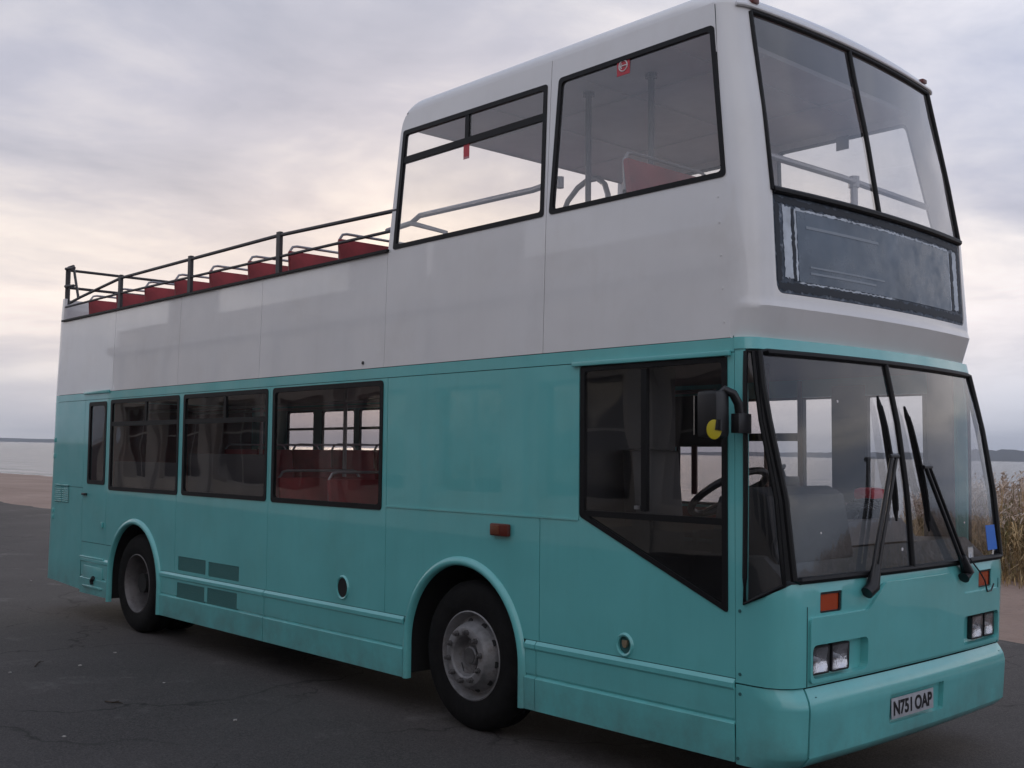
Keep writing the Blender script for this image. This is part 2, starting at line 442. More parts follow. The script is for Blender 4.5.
AF = (-2.19, .50, .60); AR = (-7.27, .50, .60)
def arch_poly(cx_, cz_, r, bottom=.1, n=28):
    return [(cx_ + r, bottom)] + [(cx_ + r * math.cos(math.pi * i / n), cz_ + r * 1.02 * math.sin(math.pi * i / n)) for i in range(n + 1)] + [(cx_ - r, bottom)]
archF = arch_poly(*AF); archR = arch_poly(*AR)
W0 = rr(-8.51, 1.455, -8.055, 2.325, .03); W1 = rr(-7.94, 1.405, -6.37, 2.335); W2 = rr(-6.27, 1.408, -4.74, 2.335); W3 = rr(-4.65, 1.405, -3.11, 2.335)
CAB = rpoly([(-1.108, 2.332), (-1.108, 1.452), (-.052, 1.008), (-.052, 2.332)], .02)
U1 = rpoly([(-3.035, 3.30), (-1.468, 3.305), (-1.478, 4.15), (-2.978, 4.166)], .022)
U2 = rpoly([(-1.408, 3.307), (-.072, 3.31), (-.178, 4.165), (-1.364, 4.16)], .03)
vents = [(-6.31, .706, -5.765, .835), (-5.715, .70, -5.16, .828), (-6.31, .465, -5.765, .595), (-5.715, .47, -5.175, .60)]
ventp = [rr(*v, .008) for v in vents]
HOLE = circ(-3.58, .80, .068, 20, .078); CAP = circ(-.757, .745, .052)

# --- offside: the shell behind the panels, then each panel
xs_edge = [(interp(PROF['upper']['xs'], z), z) for z in (2.435, 2.6, 2.9, 3.3, 3.7, 4.0, 4.2, 4.3)]
shell = [(-9.42, .34), (-.01, .26), (-.01, 2.435)] + [(a - .01, b) for a, b in xs_edge[1:]] + [(-2.97, 4.27), (-3.085, 3.29), (-9.42, 3.285)]
sheet('body_shell', shell, [W0, W1, W2, W3, CAB, U1, U2, archF, archR, HOLE], shift(off, .009), TEALS, bus, t=.03, step=.3, fine=.08)
def panel(outer, holes=(), name='side_panel', m_=TEAL, fn=off, t=.007, parent=None, inward=INN, **k):
    return sheet(name, outer, list(holes), fn, m_, parent or bus, t=t, step=k.pop('step', .3), fine=k.pop('fine', .1), inward=inward, **k)
R4 = lambda a, b, c, d: [(a, b), (c, b), (c, d), (a, d)]
panel(R4(-9.42, 1.408, -8.638, 2.354)); panel([(-9.42, .345), (-8.638, .31), (-8.638, 1.402), (-9.42, 1.402)])
door = panel(R4(-8.632, .83, -8.002, 2.354), [W0], 'emergency_door'); panel(R4(-8.632, .672, -7.6, .824), [archR])
panel([(-7.996, .83), (-7.6, .83), (-7.6, .676), (-6.386, .676), (-6.386, 2.354), (-7.996, 2.354)], [W1, archR])
panel(R4(-6.38, .676, -4.705, 2.354), [W2] + ventp[:2]); panel(R4(-4.70, .676, -3.053, 2.354), [W3, HOLE])
panel(R4(-3.048, 1.432, -1.125, 2.354)); panel(R4(-3.048, .676, -1.458, 1.426), [archF])
panel([(-1.452, .676), (-.003, .676), (-.003, 2.354), (-1.12, 2.354), (-1.12, 1.426), (-1.452, 1.426)], [CAB, CAP])
panel(R4(-9.42, 2.359, -.003, 2.432), name='waist_strip')
for a, b in ((-9.42, -7.935), (-7.93, -6.43), (-6.425, -4.905), (-4.90, -3.109)):
    panel(R4(a, 2.437, b, 3.285), m_=WHITE)
panel([(-1.443, 2.437), (-1.443, 4.30), (-2.93, 4.30), (-2.975, 4.28), (-3.005, 4.23), (-3.022, 4.16), (-3.105, 3.29), (-3.105, 2.437)], [U1], m_=WHITE)
panel([(-1.438, 2.437)] + xs_edge + [(-1.438, 4.30)], [U2], m_=WHITE)
def box(a, b, name, m_, parent=None, bevel=0): return MB().box(a, b).build(name, m_, parent or bus, bevel=bevel)
# skirts with two pressed ribs
SP = [(.24, .012), (.43, .016), (.447, .018), (.460, -.005), (.474, .005), (.615, .006), (.628, .017), (.652, .017), (.668, 0), (.7, 0)]
skf = lambda x, z: (x, -interp(SP, z), z)
ZL = (.447, .460, .474, .615, .628, .652)
for a, b, h_ in ((-8.60, -7.875, []), (-6.665, -4.727, ventp[2:]), (-4.717, -2.812, []), (-1.568, -1.478, []), (-1.472, -.004, [])):
    panel(R4(a, .285 if a < -8 else .256, b, .672), h_, 'skirt_panel', fn=skf, zl=ZL, t=.015, step=.4, fine=.15)
MBX = MB()
for v in vents: MBX.box((v[0] - .01, .004 if v[1] > .6 else -.002, v[1] - .01), (v[2] + .01, .018, v[3] + .01))
MBX.build('vent_grille', VENT, bus)
# tow flap and step in the rear skirt
box((-8.52, -.012, .40), (-8.02, -.003, .58), 'skirt_flap', TEAL, bevel=.004)
box((-8.50, -.028, .355), (-8.00, -.004, .378), 'step_lip', TEAL, bevel=.006)
MB().tube([(-8.24, -.02, .40), (-8.24, -.03, .44), (-8.20, -.03, .47)], .022).build('drain_pipe', BLACKP, bus)
box((-8.63, -.018, .655), (-8.0, .0, .678), 'trim_ledge', TEAL, bevel=.006)
box((-1.17, -.024, 2.338), (-.02, -.001, 2.366), 'rain_ledge', TEAL, bevel=.006)
box((-8.66, -.02, 2.418), (-7.98, .0, 2.45), 'door_rain_ledge', TEAL, bevel=.006)
box((-9.42, -.006, 3.284), (-3.09, .045, 3.303), 'deck_edge_trim', BLACK)
box((-3.05, -.006, 1.424), (-1.125, .001, 1.436), 'panel_bead', TEAL)
# rear louvre, latches
lv = MB()
for i in range(9):
    z = 1.225 + i * .023
    for a in (0, .22): lv.add([(-9.43 + a, -.002, z), (-9.24 + a, -.002, z), (-9.24 + a, -.014, z + .012), (-9.43 + a, -.014, z + .012), (-9.24 + a, .0, z + .016), (-9.43 + a, .0, z + .016)], [(0, 1, 2, 3), (3, 2, 4, 5)])
lv.build('rear_louvre', TEAL, bus)
MB().box((-8.60, -.03, 1.325), (-8.50, -.002, 1.35)).build('door_handle', BLACKP, door, bevel=.006)
MB().box((-8.09, -.02, 1.00), (-8.05, -.001, 1.06)).build('door_hinge', TEAL, door, bevel=.004)
for z in (1.9, 1.72, 1.10, 1.03): box((-9.50, -.012, z), (-9.46, .01, z + .05), 'latch', TEAL, bevel=.004)
# arches
def arch_lip(A, name='wheel_arch_lip'):
    cx_, cz_, r = A; n = 40; vs = []; fs = []
    prof = [(r - .035, .02), (r - .035, -.018), (r - .02, -.03), (r + .0, -.028), (r + .015, -.014), (r + .022, .0)]
    path = [(0, -.245)] + [(a, 0) for a in [math.pi * i / n for i in range(n + 1)]] + [(math.pi, -.245)]
    for a, dz in path:
        for q, y in prof: vs.append((cx_ + q * math.cos(a), y, cz_ + q * 1.02 * math.sin(a) + dz))
    k = len(prof)
    for i in range(len(path) - 1):
        for j in range(k - 1): fs.append((i * k + j, i * k + j + 1, (i + 1) * k + j + 1, (i + 1) * k + j))
    MB().add(vs, fs, True).build(name, TEAL, bus, ang=60)
    for s_, y0, y1 in ((0, .015, .45), (1, 2.05, 2.485)):
        w_ = MB(); ring = [(cx_ + (r + .01) * math.cos(a), cz_ + (r + .01) * 1.02 * math.sin(a)) for a in [math.pi * i / n for i in range(n + 1)]]
        ring = [(cx_ + r + .01, .28)] + ring + [(cx_ - r - .01, .28)]
        vs = [(x, y0, z) for x, z in ring] + [(x, y1, z) for x, z in ring]; m_ = len(ring)
        w_.add(vs, [(i, i + 1, m_ + i + 1, m_ + i) for i in range(m_ - 1)], True)
        yb = y1 if s_ == 0 else y0
        w_.add([(x, yb, z) for x, z in ring], [tuple(range(m_))])
        w_.build('wheel_well', DARK, bus)
arch_lip(AF); arch_lip(AR)
# small things on the side
mk = MB().box((-1.885, -.035, 1.292), (-1.715, -.002, 1.372)).build('side_marker_lamp', REDL, bus, bevel=.012)
MB().box((-1.875, -.04, 1.302), (-1.79, -.034, 1.362)).build('amber_lens', mat('amber_lens', (.16, .05, .025), .3), mk, bevel=.003)
def ring_part(cx_, cz_, r0, r1, rz, name, m_, y=-.008, n=28):
    vs = []; fs = []
    for i in range(n):
        a = 2 * math.pi * i / n
        for q, yy in ((r0, .006), (r0, y), ((r0 + r1) / 2, y * 1.6), (r1, 0)): vs.append((cx_ + q * math.cos(a), yy, cz_ + q * rz * math.sin(a)))
    for i in range(n):
        for j in range(3): fs.append((i * 4 + j, i * 4 + j + 1, ((i + 1) % n) * 4 + j + 1, ((i + 1) % n) * 4 + j))
    return MB().add(vs, fs, True).build(name, m_, bus)
ring_part(-3.58, .80, .064, .082, 1.14, 'filler_ring', TEAL)
MB().prism(circ(-3.58, .80, .066, 24, .075), 1, -.003, .06).build('filler_hole', DARK, bus)
ring_part(-.757, .745, .046, .066, 1.05, 'lock_ring', TEAL)
lk = MB().prism(circ(-.757, .745, .052), 1, .02, .05).build('lock_recess', BLACKP, bus)
MB().tube([(-.757, .02, .745), (-.757, -.006, .745)], .016).box((-.77, -.012, .748), (-.735, .004, .772)).build('lock_key', BRASS, lk)
MB().tube([(-3.37, .006, 2.482), (-3.37, -.006, 2.482)], .013).build('side_sensor', BLACKP, bus)
rv = MB()
for z in [.72 + i * .16 for i in range(3)] : pass
for z in (2.52, 2.7, 2.88, 3.06, 3.2):
    x = interp(PROF['upper']['xs'], z) - .035
    rv.tube([(x, yi(z) + .001, z), (x, yi(z) - .003, z)], .006, 6)
rv.build('rivets', WHITE, bus)['kind'] = 'stuff'

# --- windows
def window(poly, fn, d, glass, mem=(), fw=.032, name='window', inward=INN, s=1):
    """rubber frame as the window itself, panes and bars as sub-parts; s=-1 on the nearside"""
    c = Vector((sum(p[0] for p in poly) / len(poly), sum(p[1] for p in poly) / len(poly)))
    hw = (max(p[0] for p in poly) - min(p[0] for p in poly)) / 2; hh = (max(p[1] for p in poly) - min(p[1] for p in poly)) / 2
    sc = lambda k: [(c.x + (p[0] - c.x) * (1 - k / hw), c.y + (p[1] - c.y) * (1 - k / hh)) for p in poly]
    fr = sheet(name, sc(-.006), [sc(fw)], shift(fn, -.006 * s), BLACK, bus, t=.028, step=.3, fine=.12, inward=inward)
    sheet('pane', sc(fw * .6), [], shift(fn, .006 * s), glass, fr, t=0, step=.5, fine=.5, inward=inward)
    for q in mem:
        x0, z0, x1, z1 = q
        m_ = sheet('window_bar', R4(x0, z0, x1, z1), [], shift(fn, -.003 * s), BLACK, fr, t=.028, step=.4, fine=.3, inward=inward)
    return fr
window(W0, off, 0, GLASSD, name='door_window', fw=.036)
window(W1, off, 0, GLASSD, [(-7.91, 2.065, -6.4, 2.11), (-7.12, 2.11, -7.08, 2.3)])
window(W2, off, 0, GLASSD, [(-6.24, 2.065, -4.77, 2.11), (-5.5, 2.11, -5.46, 2.3)])
window(W3, off, 0, GLASSD)
u1 = window(U1, off, 0, GLASS, [], fw=.027)
sheet('window_bar', [(-3.0, 3.925), (-1.50, 3.925), (-1.50, 3.972), (-3.0, 3.972)], [], shift(off, -.003), BLACK, u1, t=.028, step=.4, inward=INN)
sheet('window_bar', [(-2.275, 3.972), (-2.235, 3.972), (-2.24, 4.14), (-2.28, 4.14)], [], shift(off, -.003), BLACK, u1, t=.028, step=.4, inward=INN)
u2 = window(U2, off, 0, GLASS, fw=.024)
MB().box((-2.29, .05, 3.825), (-2.23, .053, 3.925)).build('red_sticker', REDST, u1)
st = MB().box((-.885, .058, 4.055), (-.785, .0605, 4.165)).build('exit_sticker', REDST, u2)
sg = MB().tube([(-.835 + .032 * math.cos(R(a)), .0565, 4.11 + .032 * math.sin(R(a))) for a in range(0, 360, 20)], .004, 5, closed=True)
sg.tube([(-.80, .0565, 4.11), (-.86, .0565, 4.11)], .004, 5).tube([(-.845, .0565, 4.125), (-.862, .0565, 4.11), (-.845, .0565, 4.095)], .004, 5)
sg.build('sticker_print', WHITEST, u2)
# cab side window: clear upper lights, blacked lower quarter
cw = window(CAB, off, 0, GLASSD, [(-.64, 1.50, -.60, 2.3)], fw=.03, name='cab_window')
for o in [c for c in cw.children if c.name.startswith('pane')]: bpy.data.objects.remove(o)
sheet('sliding_pane', R4(-1.08, 1.475, -.62, 2.31), [], shift(off, .004), GLASSD, cw, t=0, step=.5, inward=INN)
sheet('fixed_pane', R4(-.62, 1.475, -.07, 2.31), [], shift(off, .010), GLASSD, cw, t=0, step=.5, inward=INN)
sheet('sill_bar', R4(-1.09, 1.452, -.065, 1.487), [], shift(off, -.004), BLACK, cw, t=.03, step=.5, inward=INN)
sheet('lower_pane', [(-1.085, 1.455), (-.068, 1.035), (-.068, 1.455)], [], shift(off, .006), GLASSB, cw, t=0, step=.5, inward=INN)
MB().box((-.68, -.014, 1.51), (-.655, .004, 1.53)).build('window_catch', STEEL, cw)

# --- wheels
def wheel(cx_, side, dished, name='wheel'):
    s = 1 if side == 0 else -1; yo = .035 if side == 0 else 2.465
    w_ = empty(name, (cx_, yo, .488)); w_.parent = bus
    ty = [(.275, .03), (.29, .012), (.32, .002), (.40, -.004), (.447, .010), (.472, .03), (.487, .055), (.488, .09), (.480, .094), (.480, .104), (.488, .108), (.488, .14), (.480, .144), (.480, .154), (.488, .158), (.488, .21), (.472, .245), (.44, .27), (.30, .275), (.275, .25), (.265, .14), (.275, .03)]
    for q in range(2 if dished else 1):
        MB().lathe(ty, (0, q * .30 * s, 0), 56, s).build('tyre', TYRE, w_, ang=30)
    if not dished:
        pr_ = [(.288, .022), (.292, .010), (.284, .006), (.274, .020), (.262, .060), (.252, .072), (.236, .064), (.222, .040), (.208, -.006), (.192, -.034), (.180, -.040), (.140, -.040), (.128, -.032), (.118, .020), (.108, .050), (.062, .052), (.058, .012), (.050, .004), (.0, .004)]
    else:
        pr_ = [(.288, .022), (.292, .010), (.284, .006), (.274, .020), (.262, .045), (.254, .16), (.240, .235), (.185, .240), (.140, .238), (.130, .215), (.120, .150), (.105, .125), (.0, .120)]
    rim = MB().lathe(pr_, (0, 0, 0), 56, s).build('rim', RIMD if dished else STEEL, w_, ang=28)
    nr, yn = (.159, -.042) if not dished else (.19, .238)
    for i in range(10):
        a = 2 * math.pi * i / 10 + .17; x, z = nr * math.cos(a), nr * math.sin(a)
        MB().tube([(x, (yn + .002) * s, z), (x, (yn - .014) * s, z)], .0195, 6).tube([(x, (yn - .014) * s, z), (x, (yn - .036) * s, z)], .011, 8).build('wheel_nut', HUBD, w_)
    for i in range(10):
        a = 2 * math.pi * (i + .5) / 10 + .17
        if not dished:
            c = Vector((.236 * math.cos(a), .063 * s, .236 * math.sin(a))); nrm = Vector((math.cos(a) * .55, -s * .83, math.sin(a) * .55)).normalized()
            c2 = Vector((.222 * math.cos(a), .038 * s, .222 * math.sin(a)))
        else:
            c2 = Vector((.222 * math.cos(a), .236 * s, .222 * math.sin(a))); nrm = Vector((0, -s, 0))
        MB().tube([c2 - nrm * .004, c2 + nrm * .0025], .0215, 14).build('hand_hole', DARK, w_)
    if not dished:
        MB().tube([(0, .052 * s, 0), (0, -.002 * s, 0)], .05, 20).build('hub_cap', HUBD, w_, bevel=.006)
        MB().tube([(-.10, .02 * s, -.06), (-.05, .0, -.115), (.0, .03 * s, -.12), (.035, .045 * s, -.06)], .0035, 5).build('lock_wire', BLACKP, w_)
    return w_
wheel(-2.15, 0, False); wheel(-7.29, 0, True); wheel(-2.18, 1, False); wheel(-7.29, 1, True)
und = MB().box((-9.3, .46, .30), (.0, 2.04, .70)).box((-6.55, .06, .27), (-2.95, .46, .9)).box((-6.55, 2.04, .24), (-2.95, 2.44, .9)).box((-9.3, .06, .42), (-8.0, .46, .9)).box((-1.45, .06, .34), (.05, .46, .9)).box((-1.45, 2.04, .34), (.05, 2.44, .9))
und.build('chassis_light_block', DARK, bus)  # plain dark chassis boxes, added low to block light under the bus
MB().tube([(-2.18, .1, .488), (-2.18, 2.4, .488)], .07).tube([(-7.29, .1, .488), (-7.29, 2.4, .488)], .1).build('axle', DARK, bus)

# --- front, lower deck
lf = front('lower')
hl = rr(.185, .692, .70, .862, .035)
mir = lambda p: [(2.5 - a, b) for a, b in reversed(p)]
ind = rr(.272, 1.016, .466, 1.122, .008)
FP = [(-.3, .655), (2.8, .655), (2.8, 2.432), (2.70, 2.432), (2.74, 1.057), (2.455, 1.172), (.045, 1.172), (-.24, 1.057), (-.20, 2.432), (-.3, 2.432)]
fpan = sheet('front_panel', FP, [hl, mir(hl), ind, mir(ind)], lf, TEAL, bus, t=.03, step=.07, inward=CIN)
flap = rpoly([(.168, .672), (2.332, .672), (2.332, 1.0), (1.80, 1.0), (1.64, 1.135), (.86, 1.135), (.70, 1.0), (.168, 1.0)], .03)
sheet('front_flap', flap, [hl, mir(hl)], front('lower', .017), TEAL, bus, t=.017, step=.08, inward=CIN)
bead = MB()
for pts in ([(.155, .65), (.155, .9), (.155, 1.135)], ):
    for mm in (0, 1): bead.tube([front('lower', .0005)(2.5 - q if mm else q, z) for q, z in subdiv(pts, .06)[:len(subdiv(pts, .06)) - int(.5 / .06)]], .0035, 5)
bead.build('panel_seam', TEALS, bus)
hs = MB()
for q in (.99, 1.51):
    hs.tube([front('lower', .009)(q, z) for z in (1.06, 1.09, 1.125)], .004, 5)
hs.build('flap_slots', TEALS, bus)
for mm in (0, 1):
    Q = (lambda q: 2.5 - q) if mm else (lambda q: q)
    rec = sheet('headlamp_recess', mir(rr(.175, .682, .71, .872, .03)) if mm else rr(.175, .682, .71, .872, .03), [], front('lower', -.03), TEAL, bus, t=.004, step=.08, inward=CIN)
    for k, (a, b) in enumerate(((.207, .368), (.386, .548))):
        hp = rr(a, .706, b, .85, .012); hp = mir(hp) if mm else hp
        li = rr(a + .01, .715, b - .01, .841, .01); li = mir(li) if mm else li
        cq = (a + b) / 2
        hlp = sheet('headlamp', hp, [li], front('lower', -.001), BLACKP, bus, t=.027, step=.05, inward=CIN)
        def bowl(q, z, c=Q(cq)):      # parabolic reflector dished behind the lens
            rr2 = ((q - c) / .085) ** 2 + ((z - .778) / .075) ** 2
            return front('lower', -.028 + .024 * min(1, rr2))(q, z)
        sheet('reflector', li, [], bowl, REFL, hlp, t=0, step=.012, inward=CIN, ang=180)
        p0 = Vector(front('lower', -.028)(Q(cq), .778)); p3 = Vector(front('lower', -.010)(Q(cq), .778))
        MB().tube([p0, p3], .011, 10).build('bulb', PLATE, hlp)
        sheet('headlamp_lens', li, [], front('lower', .0), LENS, hlp, t=0, step=.03, inward=CIN)
    ip = rr(.284, 1.024, .448, 1.110, .008); ip = mir(ip) if mm else ip
    it = sheet('indicator_lamp', ip, [], front('lower', -.012), ORANGE, bus, t=.02, step=.03, inward=CIN)
    hb = sheet('indicator_bezel', mir(rr(.274, 1.018, .464, 1.120, .006)) if mm else rr(.274, 1.018, .464, 1.120, .006), [ip], front('lower', -.006), BLACKP, it, t=.02, step=.05, inward=CIN)
# header strip
sheet('header_strip', R4(-.3, 2.372, 2.8, 2.434), [], front('lower', .008), TEAL, bus, t=.03, step=.07, inward=CIN)
# bumper
bf = front('bumper'); ZB = (.26, .31, .55, .59, .62)
ph = rr(.87, .375, 1.475, .532, .012)
bmp = sheet('bumper', R4(.138, .245, 2.362, .648), [ph], front('bumper', .006), TEAL, bus, t=.03, step=.06, zl=ZB, inward=CIN, ang=50)
for o_ in (R4(-.3, .245, .130, .648), mir(R4(-.3, .245, .130, .648))):
    sheet('bumper_corner', o_, [], bf, TEAL, bus, t=.03, step=.05, zl=ZB, inward=CIN, ang=50)
sheet('plate_recess', rr(.86, .365, 1.485, .542, .01), [], front('bumper', -.022), TEAL, bmp, t=.004, step=.08, inward=CIN)
pc = Vector(front('bumper', -.004)(1.135, .45)); p1 = Vector(front('bumper', -.004)(.905, .45)); p2 = Vector(front('bumper', -.004)(1.365, .45))
tdir = (p2 - p1).normalized(); ndir = Vector((tdir.y, -tdir.x, 0))
npl = MB().box((-.232, -.002, -.056), (.232, .002, .056)).build('number_plate', PLATE, bmp, bevel=.001)
npl.matrix_local = Matrix((tdir, -ndir, Vector((0, 0, 1)))).transposed().to_4x4(); npl.location = pc
tcu = bpy.data.curves.new('plate_text', 'FONT'); tcu.body = 'N751 OAP'; tcu.size = .108; tcu.align_x = 'CENTER'; tcu.align_y = 'CENTER'; tcu.extrude = .0006; tcu.offset = .0034; tcu.space_character = 1.0; tcu.space_word = .6
to = bpy.data.objects.new('plate_characters_tmp', tcu); COL.objects.link(to)
bpy.context.view_layer.update()
tm = bpy.data.meshes.new_from_object(to.evaluated_get(bpy.context.evaluated_depsgraph_get()))
bpy.data.objects.remove(to)
ws_ = max(v.co.x for v in tm.vertices) - min(v.co.x for v in tm.vertices); hs_ = max(v.co.y for v in tm.vertices) - min(v.co.y for v in tm.vertices)
mx = (max(v.co.x for v in tm.vertices) + min(v.co.x for v in tm.vertices)) / 2; my = (max(v.co.y for v in tm.vertices) + min(v.co.y for v in tm.vertices)) / 2
tm.transform(Matrix.Translation((-mx, -my, 0))); tm.transform(Matrix.Diagonal((.425 / ws_, .080 / hs_, 1, 1)))
tm.transform(Matrix.Rotation(math.pi / 2, 4, 'X')); tm.materials.clear(); tm.materials.append(BLACKP)
tx = bpy.data.objects.new('plate_characters', tm); COL.objects.link(tx); tx.parent = bmp
tx.matrix_local = npl.matrix_local @ Matrix.Translation((0, -.0035, 0))

# windscreen
EL = [(.06, 1.192), (.045, 1.40), (.031, 1.594), (-.005, 1.8), (-.045, 2.0), (-.072, 2.18), (-.085, 2.355)]
wsp = EL[::-1]
wl = wsp + [(1.165, 1.192), (1.155, 2.355)]
ws = sheet('windscreen', EL[::-1] + [(1.18, 1.19), (1.18, 2.357)], [], lf, GLASSW, bus, t=0, step=.08, inward=CIN)
ws2 = sheet('windscreen', mir(EL[::-1] + [(1.32, 1.19), (1.32, 2.357)]), [], lf, GLASSW, bus, t=0, step=.08, inward=CIN)
gk = MB()
loop = [(q, z) for q, z in EL[::-1]] + [(q, 1.188) for q in [.1 + .1 * i for i in range(24)]] + [(2.5 - q, z) for q, z in EL] + [(2.5 - q, 2.357) for q in [.0 + .1 * i for i in range(26)]]
gk.tube([front('lower', .004)(q, z) for q, z in loop], .019, 8, closed=True)
gk.tube([front('lower', .004)(1.168 + .028 * (2.355 - z) / 1.17, z) for z in [1.19 + .117 * i for i in range(11)]], .017, 8)
gk.build('windscreen_rubber', BLACK, bus)
AP = [(q - .052, z) for q, z in EL] + [(q - .005, z) for q, z in EL[::-1]]
for o_ in (AP, mir(AP)): sheet('windscreen_pillar', o_, [], front('lower', .007), BLACK, bus, t=.035, step=.05, inward=CIN)
QG = [(-.238, 1.062), (.003, 1.168), (-.022, 1.594), (-.057, 1.8), (-.097, 2.0), (-.137, 2.355), (-.198, 2.355)]
for o_ in (QG, mir(QG)):
    g_ = sheet('quarter_window', o_, [], lf, GLASSD, bus, t=0, step=.08, inward=CIN)
    MB().tube([front('lower', .003)(q, z) for q, z in subdiv(o_, .12)], .013, 6, closed=True).build('window_rubber', BLACK, g_)
sheet('blue_sticker', rr(2.225, 1.235, 2.395, 1.39, .004), [], front('lower', .002), BLUE, ws2, t=.001, step=.05, inward=CIN)
# white print and chips on the glass
for q, z, s_ in ((.62, 2.115, .008), (.33, 1.42, .006), (1.9, 1.42, .006), (1.1, 1.3, .01)):
    MB().tube([front('lower', .001)(q, z), front('lower', .003)(q, z)], s_, 8).build('glass_chip', WHITEST, ws if q < 1.18 else ws2)
def wiper(base, piv, top, bot, mirx=0):
    b0 = empty('wiper'); b0.parent = bus
    P = lambda q, z, d: Vector(front('lower', d)(q, z))
    B = P(*base, .035); V = P(*piv, .075)
    a_ = MB(); s_ = Vector((0, .033, 0))
    a_.tube([B - s_ * .8, V - s_ * .75], .012, 8); a_.tube([B + s_ * .8, V + s_ * .75], .0105, 8)
    a_.tube([P(base[0] - .05, base[1] - .03, .03), B, B.lerp(V, .16)], [.034, .038, .024], 14)
    a_.tube([V - s_ * 1.6, V + s_ * 1.2], .013, 8)
    a_.build('wiper_arm', BLACKP, b0)
    bl = MB(); T = P(*top, .028); Bo = P(*bot, .028)
    k = 12; pts = [P(top[0] + (bot[0] - top[0]) * i / k, top[1] + (bot[1] - top[1]) * i / k, .022) for i in range(k + 1)]
    bl.tube(pts, [.006] + [.015] * (k - 1) + [.006], 6)
    bk = [P(top[0] + (bot[0] - top[0]) * i / k, top[1] + (bot[1] - top[1]) * i / k, .028 + .014 * math.sin(math.pi * i / k)) for i in range(1, k)]
    bl.tube(bk, .010, 6)
    bl.tube([V, P(piv[0], piv[1], .05)], .012, 6)
    bl.build('wiper_blade', BLACK, b0)
    return b0
wiper((.70, 1.125), (.975, 1.82), (.985, 2.16), (1.02, 1.46))
wiper((1.80, 1.13), (1.33, 1.76), (1.26, 2.11), (1.385, 1.39))
MB().tube([front('lower', .02)(q, z) for q, z in ((1.9, 1.2), (2.0, 1.12), (2.08, 1.06), (2.12, .99), (2.18, .99), (2.22, 1.03))], .005, 6).build('washer_hose', BLACKP, bus)

# --- front, upper deck
uf = front('upper')
UH = rpoly([(.128, 2.675), (2.372, 2.675), (2.372, 3.3), (2.335, 4.268), (.165, 4.268), (.128, 3.3)], .07)
sheet('upper_front', R4(-.3, 2.418, 2.8, 4.302), [UH], uf, WHITE, bus, t=.03, step=.04, zl=(2.6, 2.635), inward=CIN, ang=24)
dp = rpoly([(.132, 2.68), (2.368, 2.68), (2.368, 3.225), (.132, 3.225)], .07)
dest = sheet('destination_panel', dp, [], front('upper', -.006), SCRAPE, bus, t=.01, step=.1, inward=CIN)
sheet('destination_glass', rr(.375, 2.752, 2.105, 3.14, .01), [], front('upper', -.002), SLATE, dest, t=.004, step=.1, inward=CIN)
random.seed(3)
def ragged(u0, z0, u1, z1, amp, step=.02):
    pts = []
    for (a, b) in (((u0, z0), (u1, z0)), ((u1, z0), (u1, z1)), ((u1, z1), (u0, z1)), ((u0, z1), (u0, z0))):
        k = max(2, int(math.hypot(b[0] - a[0], b[1] - a[1]) / step))
        for i in range(k): pts.append((a[0] + (b[0] - a[0]) * i / k + random.uniform(-amp, amp), a[1] + (b[1] - a[1]) * i / k + random.uniform(-amp, amp)))
    return pts
for (a, b, c, d, am, m_) in ((.245, 2.765, .325, 3.155, .007, REMN), (2.175, 2.77, 2.262, 3.155, .009, REMN), (.357, 2.755, .372, 3.15, .004, REMN), (.37, 3.141, 2.10, 3.154, .0062, REMN), (.37, 2.741, 1.3, 2.749, .0045, REMN), (2.108, 2.76, 2.12, 3.15, .004, REMN)):
    sheet('paint_remnant', ragged(a, b, c, d, am, .016), [], front('upper', -.003), m_, dest, t=.0015, step=.1, inward=CIN)
for (a, b, c, d, am) in ((.16, 3.165, 2.34, 3.20, .008), (.16, 2.695, 2.34, 2.738, .009), (.15, 2.74, .205, 3.16, .009), (.333, 2.75, .354, 3.15, .007), (2.13, 2.76, 2.165, 3.14, .008), (2.27, 2.76, 2.33, 3.16, .009)):
    sheet('dark_edging', ragged(a, b, c, d, am, .018), [], front('upper', -.0036), EDGED, dest, t=.001, step=.1, inward=CIN)
for q, z in ((-.27, 1.02), (-.27, .70), (-.27, .60), (.20, .60), (2.30, .60), (-.285, .275)):
    fk = 'lower' if z > .65 else 'bumper'
    MB().tube([front(fk, .0)(q, z), front(fk, .004)(q, z)], .009, 8).build('panel_screw', TEALS, bus)
rng = random.Random(11)
dk_ = MB()
for k_ in range(26):
    q = .2 + rng.random() * 2.1; 
for (z, q0, q1, th) in ((3.05, .45, 1.15, .016), (2.835, .47, 1.2, .010), (2.80, .47, 1.1, .012)):
    sheet('blind_rail', R4(q0, z, q1, z + th), [], front('upper', .0), RAILP, dest, t=.001, step=.1, inward=CIN)
def strip(outer, d, name, m_, parent=bus, t=.01): return sheet(name, outer, [], front('upper', d), m_, parent, t=t, step=.08, inward=CIN)
for a, b, a2, b2 in ((.145, 1.178, .18, 1.178), (1.178, 2.355, 1.178, 2.32)):
    strip([(a, 3.24), (b, 3.24), (b2, 4.255), (a2, 4.255)], -.004, 'upper_windscreen', GLASS, t=0)
g2 = MB()
lp = [(.128, 3.228)] + [(q, 3.228) for q in [.2 + .1 * i for i in range(22)]] + [(2.372, 3.228), (2.355, 3.6), (2.345, 3.95), (2.33, 4.262)] + [(2.3 - .1 * i, 4.266) for i in range(22)] + [(.17, 4.262), (.155, 3.95), (.145, 3.6)]
g2.tube([front('upper', .002)(q, z) for q, z in lp], .014, 8, closed=True)
g2.tube([front('upper', .004)(q, 3.232) for q in [.13 + .08 * i for i in range(29)]], .021, 8)
g2.tube([front('upper', .003)(1.176 - .01 * i / 10, 3.23 + 1.035 * i / 10) for i in range(11)], .015, 8)
